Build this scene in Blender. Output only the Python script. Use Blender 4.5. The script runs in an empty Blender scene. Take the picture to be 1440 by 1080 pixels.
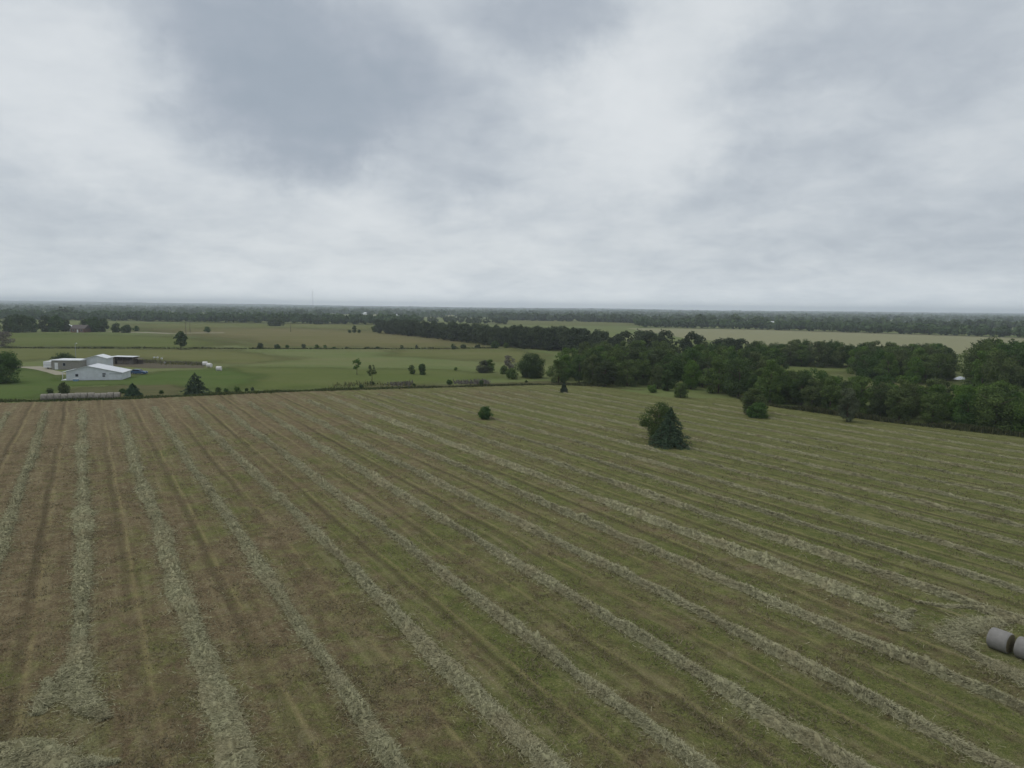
import bpy, math, random
import numpy as np
from mathutils import Matrix, Vector, Euler

random.seed(7)
RNG = np.random.default_rng(7)
S = bpy.context.scene
COL = S.collection
R = math.radians

# ------------------------------------------------------------------ camera
CAM_H = 20.0
F = 973.0                      # focal length in pixels of a 1440 px wide picture
PITCH = math.atan((540 - 435.2) / F)
ROLL = 0.0113
cam_d = bpy.data.cameras.new('camera')
cam = bpy.data.objects.new('camera', cam_d)
COL.objects.link(cam)
cam_d.sensor_width = 36.0
cam_d.lens = 36.0 * F / 1440.0
cam_d.clip_start = 0.5
cam_d.clip_end = 60000
CM = Matrix.Translation((0, 0, CAM_H)) @ Euler((math.pi / 2 - PITCH, 0, 0)).to_matrix().to_4x4() @ Matrix.Rotation(ROLL, 4, 'Z')
cam.matrix_world = CM
S.camera = cam
CR = CM.to_3x3()


def direction(px, py):
    return (CR @ Vector(((px - 720) / F, -(py - 540) / F, -1))).normalized()


def G(px, py):
    """Where the sight line through a point of the photograph meets the ground."""
    d = direction(px, py)
    t = CAM_H / max(-d.z, 1e-5)
    return Vector((d.x * t, d.y * t, 0))


def at_depth(px, depth):
    """Ground point on the bearing of column px at a given distance."""
    d = direction(px, 436 + 0.0113 * (px - 720))
    return Vector((d.x / d.y * depth, depth, 0))


# ------------------------------------------------------------------ tagging
def tag(o, label=None, cat=None, group=None, kind=None):
    if label: o['label'] = label
    if cat: o['category'] = cat
    if group: o['group'] = group
    if kind: o['kind'] = kind
    return o


def empty(name, loc, rz=0.0, sc=None):
    o = bpy.data.objects.new(name, None)
    COL.objects.link(o)
    o.location = loc
    o.rotation_euler = (0, 0, rz)
    if sc: o.scale = sc
    o.empty_display_size = 0.2
    return o


def link(name, me, parent=None, loc=None):
    o = bpy.data.objects.new(name, me)
    COL.objects.link(o)
    if parent: o.parent = parent
    if loc is not None: o.location = loc
    return o


class MB:
    def __init__(s):
        s.v, s.f = [], []

    def add(s, vs, fs):
        b = len(s.v)
        s.v += [tuple(v) for v in vs]
        s.f += [tuple(b + i for i in f) for f in fs]
        return s

    def box(s, x0, x1, y0, y1, z0, z1):
        return s.add([(x0, y0, z0), (x1, y0, z0), (x1, y1, z0), (x0, y1, z0), (x0, y0, z1), (x1, y0, z1), (x1, y1, z1), (x0, y1, z1)],
                     [(3, 2, 1, 0), (4, 5, 6, 7), (0, 1, 5, 4), (1, 2, 6, 5), (2, 3, 7, 6), (3, 0, 4, 7)])

    def prism(s, prof, y0, y1):
        """prof: outline in (x, z), pushed from y0 to y1."""
        n = len(prof)
        vs = [(x, y0, z) for x, z in prof] + [(x, y1, z) for x, z in prof]
        fs = [tuple(range(n)), tuple(range(2 * n - 1, n - 1, -1))]
        fs += [(i, i + n, (i + 1) % n + n, (i + 1) % n) for i in range(n)]
        return s.add(vs, fs)

    def tube(s, pts, rad, n=7, caps=True):
        pts = [Vector(p) for p in pts]
        vs, fs = [], []
        for i, p in enumerate(pts):
            t = (pts[min(i + 1, len(pts) - 1)] - pts[max(i - 1, 0)]).normalized()
            a = t.orthogonal().normalized()
            b = t.cross(a)
            for k in range(n):
                an = 2 * math.pi * k / n
                vs.append(p + (a * math.cos(an) + b * math.sin(an)) * rad[i])
        for i in range(len(pts) - 1):
            for k in range(n):
                fs.append((i * n + k, i * n + (k + 1) % n, (i + 1) * n + (k + 1) % n, (i + 1) * n + k))
        if caps:
            fs.append(tuple(range(n - 1, -1, -1)))
            fs.append(tuple((len(pts) - 1) * n + k for k in range(n)))
        return s.add(vs, fs)

    def mesh(s, name, mat, smooth=False):
        me = bpy.data.meshes.new(name)
        me.from_pydata(s.v, [], s.f)
        me.materials.append(mat)
        if smooth: me.polygons.foreach_set('use_smooth', [True] * len(me.polygons))
        me.update()
        return me

    def build(s, name, mat, parent=None, smooth=False, loc=None):
        return link(name, s.mesh(name, mat, smooth), parent, loc)


def quads_mesh(name, V, mat, tint=None, extra=None):
    """V: (n, 4, 3) array of quads; tint: one number per quad; extra: (verts, faces) put in front."""
    V = np.asarray(V, np.float32)
    n = len(V)
    ev = np.zeros((0, 3), np.float32) if extra is None else np.asarray(extra[0], np.float32)
    ef = np.zeros((0, 4), np.int32) if extra is None else np.asarray(extra[1], np.int32)
    me = bpy.data.meshes.new(name)
    allv = np.concatenate([ev, V.reshape(-1, 3)])
    idx = np.concatenate([ef.reshape(-1), np.arange(n * 4, dtype=np.int32) + len(ev)])
    me.vertices.add(len(allv))
    me.vertices.foreach_set('co', allv.ravel())
    me.loops.add(len(idx))
    me.loops.foreach_set('vertex_index', idx)
    nf = len(idx) // 4
    me.polygons.add(nf)
    me.polygons.foreach_set('loop_start', np.arange(nf, dtype=np.int32) * 4)
    t = np.full(nf, 0.5, np.float32)
    if tint is not None: t[len(ef):] = tint
    if extra is not None and len(extra) > 2: t[:len(ef)] = extra[2]
    a = me.attributes.new('tint', 'FLOAT', 'FACE')
    a.data.foreach_set('value', t)
    me.materials.append(mat)
    me.update()
    me.validate()
    return me


# ------------------------------------------------------------------ materials
class NT:
    def __init__(s, name):
        s.m = bpy.data.materials.new(name)
        s.m.use_nodes = True
        s.t = s.m.node_tree
        s.t.nodes.clear()
        s.out = s.t.nodes.new('ShaderNodeOutputMaterial')

    def n(s, typ, ins=None, **kw):
        nd = s.t.nodes.new(typ)
        for k, v in kw.items(): setattr(nd, k, v)
        for k, v in (ins or {}).items():
            if isinstance(v, bpy.types.NodeSocket): s.t.links.new(v, nd.inputs[k])
            else: nd.inputs[k].default_value = v
        return nd

    def math(s, op, a, b=0.0, clamp=False):
        return s.n('ShaderNodeMath', {0: a, 1: b}, operation=op, use_clamp=clamp).outputs[0]

    def ramp(s, fac, stops):
        nd = s.n('ShaderNodeValToRGB', {0: fac})
        cr = nd.color_ramp
        while len(cr.elements) < len(stops): cr.elements.new(0.5)
        for e, (p, c) in zip(cr.elements, stops):
            e.position = p
            e.color = (c, c, c, 1) if not hasattr(c, '__len__') else tuple(c) + (1,)
        return nd.outputs[0]

    def mix(s, fac, a, b, blend='MIX'):
        nd = s.n('ShaderNodeMix', data_type='RGBA', blend_type=blend)
        for sock, v in ((nd.inputs[0], fac), (nd.inputs[6], a), (nd.inputs[7], b)):
            if isinstance(v, bpy.types.NodeSocket): s.t.links.new(v, sock)
            else: sock.default_value = v if not hasattr(v, '__len__') else tuple(v) + (1,)
        return nd.outputs[2]

    def noise(s, vec, scale, detail=4, rough=0.55, out=0, dist=0.0):
        ins = {'Scale': scale, 'Detail': detail, 'Roughness': rough, 'Distortion': dist}
        if vec is not None: ins['Vector'] = vec
        return s.n('ShaderNodeTexNoise', ins).outputs[out]

    def obj(s):
        return s.n('ShaderNodeTexCoord').outputs['Object']

    def surface(s, col, rough=0.9, bump=None, bstr=0.3, bdist=0.05, metal=0.0, spec=0.2):
        b = s.n('ShaderNodeBsdfPrincipled', {'Base Color': col if isinstance(col, bpy.types.NodeSocket) else tuple(col) + (1,),
                                            'Roughness': rough, 'Metallic': metal, 'Specular IOR Level': spec})
        if bump is not None:
            bp = s.n('ShaderNodeBump', {'Height': bump, 'Strength': bstr, 'Distance': bdist})
            s.t.links.new(bp.outputs[0], b.inputs['Normal'])
        s.t.links.new(b.outputs[0], s.out.inputs[0])
        return s.m


def plain(name, col, rough=0.7, var=0.18, scale=1.5, metal=0.0):
    """Painted, metal or earthy surface with weathering."""
    t = NT(name)
    o = t.obj()
    n1 = t.noise(o, scale, 5, 0.6)
    n2 = t.noise(o, scale * 9, 3, 0.6)
    f = t.math('ADD', t.math('MULTIPLY', n1, 0.7), t.math('MULTIPLY', n2, 0.3))
    lo = tuple(c * (1 - var) for c in col)
    hi = tuple(min(1, c * (1 + var * 0.8)) for c in col)
    return t.surface(t.ramp(f, [(0.3, lo), (0.7, hi)]), rough, n2, 0.15, 0.02, metal)


def foliage(name, a, b, transl=0.25):
    t = NT(name)
    at = t.n('ShaderNodeAttribute', attribute_name='tint')
    c = t.mix(at.outputs['Fac'], a, b)
    oi = t.n('ShaderNodeObjectInfo')
    hs = t.n('ShaderNodeHueSaturation', {'Hue': t.math('ADD', t.math('MULTIPLY', oi.outputs['Random'], 0.03), 0.488),
                                         'Saturation': t.math('ADD', t.math('MULTIPLY', oi.outputs['Random'], 0.3), 0.8),
                                         'Value': t.math('ADD', t.math('MULTIPLY', oi.outputs['Random'], 0.34), 0.86), 'Color': c})
    d = t.n('ShaderNodeBsdfDiffuse', {'Color': hs.outputs[0]})
    tr = t.n('ShaderNodeBsdfTranslucent', {'Color': hs.outputs[0]})
    mx = t.n('ShaderNodeMixShader', {0: transl, 1: d.outputs[0], 2: tr.outputs[0]})
    t.t.links.new(mx.outputs[0], t.out.inputs[0])
    return t.m


M = {}
M['leaf_wood'] = foliage('wood_leaves', (0.054, 0.092, 0.025), (0.148, 0.200, 0.060))
M['leaf_dark'] = foliage('dark_leaves', (0.039, 0.070, 0.022), (0.098, 0.142, 0.050))
M['leaf_light'] = foliage('light_leaves', (0.060, 0.105, 0.024), (0.140, 0.195, 0.055))
M['leaf_pair'] = foliage('hackberry_leaves', (0.046, 0.084, 0.020), (0.115, 0.168, 0.046))
M['leaf_grey'] = foliage('grey_leaves', (0.075, 0.100, 0.050), (0.145, 0.175, 0.092))
M['needles'] = foliage('needles', (0.028, 0.052, 0.027), (0.074, 0.112, 0.064), 0.12)
M['leaf_far'] = foliage('far_leaves', (0.048, 0.078, 0.038), (0.105, 0.148, 0.068))
M['twig'] = foliage('twigs', (0.11, 0.10, 0.085), (0.19, 0.17, 0.15), 0.05)
M['bark'] = plain('bark', (0.10, 0.08, 0.06), 0.95, 0.35, 3)
M['weed'] = foliage('weeds', (0.075, 0.090, 0.034), (0.20, 0.18, 0.09), 0.2)
M['weed_dark'] = foliage('dark_weeds', (0.048, 0.070, 0.022), (0.125, 0.135, 0.052), 0.2)

TH = math.atan((720 - 120) / F)          # rows run this far left of straight ahead
RD = Vector((-math.sin(TH), math.cos(TH), 0))
RN = Vector((math.cos(TH), math.sin(TH), 0))
SP = 6.85 * math.cos(TH)                 # spacing of the windrows
V0 = 5.6 * math.cos(TH)


def hay_field_material():
    t = NT('mown_hay_field')
    o = t.obj()
    # position along and across the rows
    v = t.n('ShaderNodeVectorMath', {0: o, 1: tuple(RN)}, operation='DOT_PRODUCT').outputs['Value']
    u = t.n('ShaderNodeVectorMath', {0: o, 1: tuple(RD)}, operation='DOT_PRODUCT').outputs['Value']
    wob = t.math('MULTIPLY', t.math('SUBTRACT', t.noise(o, 0.07, 2), 0.5), 0.8)
    vw = t.math('ADD', v, wob)
    ph = t.math('FRACT', t.math('DIVIDE', t.math('SUBTRACT', vw, V0), SP))
    uv = t.n('ShaderNodeCombineXYZ', {0: t.math('MULTIPLY', u, 0.06), 1: vw, 2: 0.0}).outputs[0]
    streak = t.noise(uv, 1.1, 5, 0.65)                 # long streaks along the rows
    streak2 = t.noise(uv, 0.28, 3, 0.6)
    big = t.noise(o, 0.035, 4, 0.6, dist=0.6)
    mid = t.noise(o, 0.22, 6, 0.68, dist=0.8)
    pat = t.noise(o, 0.9, 7, 0.72, dist=0.6)
    fine = t.noise(o, 7.0, 6, 0.75)
    grain = t.noise(o, 26.0, 3, 0.8)
    sx = t.n('ShaderNodeSeparateXYZ', {0: o})
    # regrowth is greener towards the right and the far middle, soil barer at the left
    grn = t.math('ADD', t.math('MULTIPLY', sx.outputs[0], 0.0034), t.math('MULTIPLY', sx.outputs[1], 0.0007))
    g = t.math('ADD', t.math('ADD', t.math('MULTIPLY', big, 0.55), t.math('MULTIPLY', mid, 0.65)), grn)
    g = t.math('ADD', g, t.math('MULTIPLY', t.math('SUBTRACT', pat, 0.5), 0.55))
    g = t.math('ADD', g, t.math('MULTIPLY', t.math('SUBTRACT', streak2, 0.5), 0.35))
    green = t.ramp(g, [(0.49, 0.0), (0.71, 1.0)])
    bf = t.math('ADD', t.math('MULTIPLY', pat, 0.45), t.math('MULTIPLY', fine, 0.55))
    brown = t.ramp(bf, [(0.36, (0.058, 0.040, 0.023)), (0.47, (0.150, 0.112, 0.063)), (0.55, (0.220, 0.172, 0.098)), (0.66, (0.38, 0.32, 0.195))])
    grass = t.ramp(bf, [(0.36, (0.036, 0.056, 0.012)), (0.46, (0.094, 0.118, 0.029)), (0.55, (0.158, 0.170, 0.052)), (0.66, (0.29, 0.275, 0.12))])
    c = t.mix(green, brown, grass)
    # straw left lying in streaks
    c = t.mix(t.math('MULTIPLY', t.ramp(streak, [(0.50, 0.0), (0.72, 1.0)]), 0.55), c, (0.30, 0.26, 0.145))
    c = t.mix(t.math('MULTIPLY', t.ramp(streak, [(0.30, 1.0), (0.46, 0.0)]), 0.5), c, (0.082, 0.068, 0.036))
    # wheel track and swath edge between every two rows
    brk = t.ramp(streak2, [(0.38, 0.0), (0.62, 1.0)])
    trk = t.ramp(ph, [(0.40, 0.0), (0.445, 1.0), (0.485, 1.0), (0.53, 0.0)])
    c = t.mix(t.math('MULTIPLY', t.math('MULTIPLY', trk, brk), 0.75), c, (0.068, 0.052, 0.029))
    edg = t.ramp(ph, [(0.52, 0.0), (0.565, 1.0), (0.60, 0.0)])
    c = t.mix(t.math('MULTIPLY', t.math('MULTIPLY', edg, t.ramp(mid, [(0.35, 0.0), (0.6, 1.0)])), 0.65), c, (0.32, 0.265, 0.13))
    edg2 = t.ramp(ph, [(0.22, 0.0), (0.25, 1.0), (0.28, 0.0)])
    c = t.mix(t.math('MULTIPLY', t.math('MULTIPLY', edg2, t.ramp(big, [(0.45, 0.0), (0.65, 1.0)])), 0.45), c, (0.28, 0.22, 0.13))
    # litter shed beside each windrow
    lit = t.ramp(ph, [(0.0, 1.0), (0.22, 0.0), (0.80, 0.0), (1.0, 1.0)])
    c = t.mix(t.math('MULTIPLY', t.math('MULTIPLY', lit, t.ramp(pat, [(0.42, 0.0), (0.62, 1.0)])), 0.6), c, (0.25, 0.235, 0.14))
    tuft = t.noise(o, 0.55, 5, 0.7, dist=1.2)
    c = t.mix(t.math('MULTIPLY', t.ramp(tuft, [(0.56, 0.0), (0.70, 1.0)]), 0.6), c, (0.085, 0.112, 0.024))
    c = t.mix(t.math('MULTIPLY', t.ramp(tuft, [(0.30, 1.0), (0.42, 0.0)]), 0.5), c, (0.27, 0.235, 0.145))
    c = t.mix(t.ramp(grain, [(0.36, 0.55), (0.54, 0.0)]), c, (0.036, 0.030, 0.018))
    c = t.mix(t.ramp(grain, [(0.54, 0.0), (0.70, 0.5)]), c, (0.40, 0.35, 0.21))
    h = t.math('ADD', t.math('MULTIPLY', fine, 0.6), t.math('MULTIPLY', grain, 0.4))
    return t.surface(c, 1.0, h, 0.9, 0.12, spec=0.05)


def pasture_material(name, lo, hi, dry, dryamt=0.5, soft=False, scale=1.0, streaky=0.0):
    t = NT(name)
    o = t.obj()
    big = t.noise(o, 0.012 * scale, 5, 0.6, dist=0.5)
    mid = t.noise(o, 0.07 * scale, 5, 0.65)
    xs = t.n('ShaderNodeMapping', {0: o, 'Scale': (0.25, 1.0, 1.0)}).outputs[0]
    st = t.noise(xs, 0.05 * scale, 4, 0.6)
    fine = t.noise(o, 0.7 * scale, 5, 0.7)
    c = t.ramp(t.math('ADD', t.math('MULTIPLY', fine, 0.6), t.math('MULTIPLY', mid, 0.4)), [(0.30, lo), (0.70, hi)])
    f = t.math('ADD', t.math('MULTIPLY', big, 0.5), t.math('MULTIPLY', st, 0.5))
    c = t.mix(t.math('MULTIPLY', t.ramp(f, [(0.42, 0.0), (0.64, 1.0)]), dryamt), c, dry)
    if not soft: return t.surface(c, 1.0, fine, 0.6, 0.3, spec=0.05)
    d = t.n('ShaderNodeBsdfDiffuse', {'Color': c})
    a = t.n('ShaderNodeAttribute', attribute_name='cover').outputs['Fac']
    gr = t.noise(o, 2.6, 4, 0.8)
    e = t.math('ADD', a, t.math('ADD', t.math('MULTIPLY', t.math('SUBTRACT', mid, 0.5), 1.0), t.math('MULTIPLY', t.math('SUBTRACT', gr, 0.5), 2.2)))
    tp = t.n('ShaderNodeBsdfTransparent')
    mx = t.n('ShaderNodeMixShader', {0: t.ramp(e, [(0.49, 0.0), (0.51, 1.0)]), 1: tp.outputs[0], 2: d.outputs[0]})
    t.t.links.new(mx.outputs[0], t.out.inputs[0])
    return t.m


M['field'] = hay_field_material()
M['ground'] = pasture_material('pasture_grass', (0.098, 0.134, 0.040), (0.152, 0.180, 0.066), (0.172, 0.168, 0.076), 0.7)
M['lawn'] = pasture_material('mown_lawn', (0.068, 0.106, 0.029), (0.102, 0.143, 0.047), (0.12, 0.135, 0.055), 0.5, True, 2)
M['rank'] = pasture_material('rank_grass', (0.070, 0.078, 0.036), (0.125, 0.125, 0.060), (0.16, 0.14, 0.075), 0.6, True, 3)
M['dry'] = pasture_material('dry_pasture', (0.120, 0.124, 0.052), (0.168, 0.158, 0.072), (0.190, 0.160, 0.088), 0.6, True)
M['olive'] = pasture_material('olive_pasture', (0.104, 0.124, 0.044), (0.150, 0.158, 0.064), (0.165, 0.158, 0.075), 0.6, True)
M['bright'] = pasture_material('fresh_pasture', (0.088, 0.118, 0.034), (0.128, 0.152, 0.055), (0.145, 0.148, 0.065), 0.6, True)
M['pale'] = pasture_material('pale_field', (0.195, 0.198, 0.108), (0.255, 0.245, 0.145), (0.22, 0.225, 0.12), 0.6)
M['earth'] = pasture_material('bare_earth', (0.085, 0.075, 0.055), (0.14, 0.122, 0.09), (0.12, 0.115, 0.075), 0.6, True, 4)
M['gravel'] = pasture_material('gravel', (0.27, 0.25, 0.19), (0.37, 0.34, 0.27), (0.30, 0.29, 0.2), 0.4, False, 8)


def hay_material(name, dark, a, b):
    t = NT(name)
    at = t.n('ShaderNodeAttribute', attribute_name='tint').outputs['Fac']
    n = t.noise(t.obj(), 5.0, 5, 0.7)
    n0 = t.noise(t.obj(), 0.25, 3, 0.6)
    f = t.math('ADD', t.math('MULTIPLY', at, 0.65), t.math('MULTIPLY', n, 0.35))
    c = t.ramp(f, [(0.12, dark), (0.45, a), (0.85, b)])
    c = t.mix(t.ramp(n0, [(0.45, 0.0), (0.65, 0.5)]), c, (0.29, 0.25, 0.15))
    return t.surface(c, 1.0, n, 0.8, 0.1, spec=0.05)


M['hay'] = hay_material('raked_hay', (0.11, 0.104, 0.056), (0.292, 0.284, 0.168), (0.45, 0.425, 0.275))
M['stubble'] = foliage('stubble', (0.155, 0.150, 0.052), (0.36, 0.30, 0.165), 0.35)

# ------------------------------------------------------------------ ground sheets
def poly_sheet(name, pts, mat, z):
    mb = MB()
    mb.add([(p[0], p[1], z) for p in pts], [tuple(range(len(pts)))])
    me = mb.mesh(name, mat)
    if me.polygons[0].normal.z < 0: me.flip_normals()
    return tag(link(name, me), kind='structure')


def soft_patch(name, px, mat, z, inner=0.6):
    """Patch of ground with a ragged, thinning edge; px are points of the photograph laid on the ground."""
    P = np.array([tuple(G(*p))[:2] for p in px])
    lo, hi = P.min(0), P.max(0)
    ext = hi - lo
    soft = (1 - inner) * 0.45 * min(ext)
    lo, hi = lo - soft * .6, hi + soft * .6
    nx, ny = 90, 60
    gx, gy = np.meshgrid(np.linspace(lo[0], hi[0], nx), np.linspace(lo[1], hi[1], ny), indexing='ij')
    ins = np.zeros(gx.shape, bool)
    dist = np.full(gx.shape, 1e9)
    for i in range(len(P)):
        a, b = P[i], P[(i + 1) % len(P)]
        e = b - a
        t_ = np.clip(((gx - a[0]) * e[0] + (gy - a[1]) * e[1]) / (e @ e), 0, 1)
        dist = np.minimum(dist, np.hypot(gx - a[0] - t_ * e[0], gy - a[1] - t_ * e[1]))
        if abs(e[1]) > 1e-9:
            ins ^= ((a[1] > gy) != (b[1] > gy)) & (gx < e[0] * (gy - a[1]) / e[1] + a[0])
    cov = np.clip(0.5 + np.where(ins, dist, -dist) / (2 * soft), 0, 1)
    idx = np.arange(nx * ny).reshape(nx, ny)
    Fq = np.stack([idx[:-1, :-1], idx[1:, :-1], idx[1:, 1:], idx[:-1, 1:]], -1).reshape(-1, 4)
    Fq = Fq[cov.ravel()[Fq].max(1) > 0.0]
    used, inv = np.unique(Fq, return_inverse=True)
    V = np.stack([gx.ravel()[used], gy.ravel()[used], np.full(len(used), z)], 1)
    me = bpy.data.meshes.new(name)
    me.from_pydata(V.tolist(), [], inv.reshape(-1, 4).tolist())
    me.materials.append(mat)
    at = me.attributes.new('cover', 'FLOAT', 'POINT')
    at.data.foreach_set('value', cov.ravel()[used].astype(np.float32))
    me.update()
    return tag(link(name, me), kind='structure')


poly_sheet('ground', [(-11800, -600), (11800, -600), (11800, 11800), (-11800, 11800)], M['ground'], 0)
EDGE = [(-140, 571), (0, 566.5), (60, 565), (173, 562), (300, 556), (420, 551), (560, 547), (770, 541.5), (850, 544), (900, 553), (940, 559.5),
        (1040, 561), (1090, 571), (1160, 582), (1240, 592), (1340, 603), (1440, 614), (1560, 627)]
e = [G(*p) for p in EDGE]
edge_fine = []
for i in range(len(e) - 1):
    for k in range(8):
        p = e[i].lerp(e[i + 1], k / 8)
        edge_fine.append(p + Vector((random.uniform(-.5, .5), random.uniform(-.9, .9), 0)))
edge_fine.append(e[-1])
poly_sheet('hay_field', [(-130, -60, 0), (130, -60, 0)] + list(reversed(edge_fine)), M['field'], 0.03)

soft_patch('dry_pasture', [(200, 463), (400, 461), (590, 467), (640, 478), (700, 488), (560, 489), (380, 488), (330, 478)], M['dry'], 0.016)
soft_patch('olive_pasture', [(170, 455), (330, 454.5), (560, 455), (540, 464), (380, 468), (200, 466)], M['olive'], 0.008)
soft_patch('olive_pasture', [(-60, 490), (120, 488), (320, 492), (420, 505), (330, 512), (150, 502), (-20, 510), (-80, 505)], M['olive'], 0.012)
soft_patch('olive_pasture', [(560, 492), (720, 490), (770, 500), (760, 512), (640, 505), (540, 500)], M['olive'], 0.012)
soft_patch('fresh_pasture', [(-60, 470), (80, 469), (250, 473), (330, 482), (280, 489), (60, 487), (-60, 486)], M['bright'], 0.012)
soft_patch('fresh_pasture', [(230, 528), (330, 515), (480, 518), (640, 520), (720, 530), (560, 543), (420, 547), (330, 548), (250, 540)], M['bright'], 0.012)
soft_patch('lawn', [(-120, 522), (30, 516), (70, 524), (100, 534), (180, 530), (230, 522), (320, 518), (370, 530), (330, 549), (240, 545), (150, 541), (90, 545), (60, 560), (-130, 566)], M['lawn'], 0.020, 0.8)
soft_patch('rank_grass', [(60, 562), (110, 545), (180, 542), (240, 541), (262, 545), (250, 556), (150, 561)], M['rank'], 0.024, 0.75)
soft_patch('yard_earth', [(146, 509), (200, 508), (285, 511), (285, 517.5), (215, 518), (150, 514)], M['earth'], 0.024, 0.8)
soft_patch('rank_grass', [(480, 548), (540, 541), (640, 541), (770, 536), (900, 548), (770, 542), (600, 546)], M['rank'], 0.018, 0.6)
poly_sheet('pale_field', [G(*p) for p in [(880, 461.3), (1080, 463.3), (1300, 470), (1440, 475.2), (1600, 482), (1600, 506), (1440, 500), (1240, 496), (1100, 488), (960, 475)]], M['pale'], 0.02)
soft_patch('far_meadow', [(700, 451), (800, 450.5), (900, 452), (900, 458), (800, 458), (690, 456)], M['olive'], 0.03)
soft_patch('far_meadow', [(540, 440), (620, 440), (700, 442), (690, 446), (600, 445), (560, 446)], M['pale'], 0.05)
soft_patch('clearing', [(1080, 512), (1210, 508), (1220, 524), (1080, 526)], M['bright'], 0.014)
soft_patch('clearing', [(1195, 528), (1300, 522), (1330, 545), (1210, 550)], M['olive'], 0.014)


def strip(name, px, w, mat, z):
    P = [G(*p) for p in px]
    L, Rr = [], []
    for i, p in enumerate(P):
        t = (P[min(i + 1, len(P) - 1)] - P[max(i - 1, 0)]).normalized()
        n = Vector((-t.y, t.x, 0))
        L.append(p + n * w / 2 + Vector((0, 0, z)))
        Rr.append(p - n * w / 2 + Vector((0, 0, z)))
    m = MB()
    k = len(P)
    m.add(L + Rr, [(i, k + i, k + i + 1, i + 1) for i in range(k - 1)])
    me = m.mesh(name, mat)
    if me.polygons[0].normal.z < 0: me.flip_normals()
    return tag(link(name, me), kind='structure')


strip('driveway', [(-60, 515.5), (20, 516), (45, 517.2), (60, 519.5), (75, 523), (88, 527)], 3.4, M['gravel'], 0.034)
strip('driveway', [(30, 516.2), (50, 515.6), (68, 518.5)], 3.0, M['gravel'], 0.038)
strip('gravel_road', [(150, 466.5), (200, 467.5), (240, 469), (275, 468.2), (315, 468.0)], 9.0, M['gravel'], 0.034)

# pond
t = NT('pond_water')
M['water'] = t.surface((0.03, 0.035, 0.03), 0.12, t.noise(t.obj(), 1.2, 2), 0.05, 0.02, spec=0.8)
poly_sheet('pond', [G(*p) for p in [(1336, 532.6), (1344, 531), (1350, 529.2), (1357, 530.6), (1361, 532.8), (1353, 534.2), (1343, 534)]], M['water'], 0.03)

# ------------------------------------------------------------------ windrows
def smooth1(n, step, amp):
    step = max(step, 1.0)
    k = max(4, int(n / step) + 3)
    kn = RNG.normal(0, amp, k)
    x = np.linspace(0, k - 1, n)
    i = np.clip(x.astype(int), 0, k - 2)
    f = x - i
    f = f * f * (3 - 2 * f)
    return kn[i] * (1 - f) + kn[i + 1] * f


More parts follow.
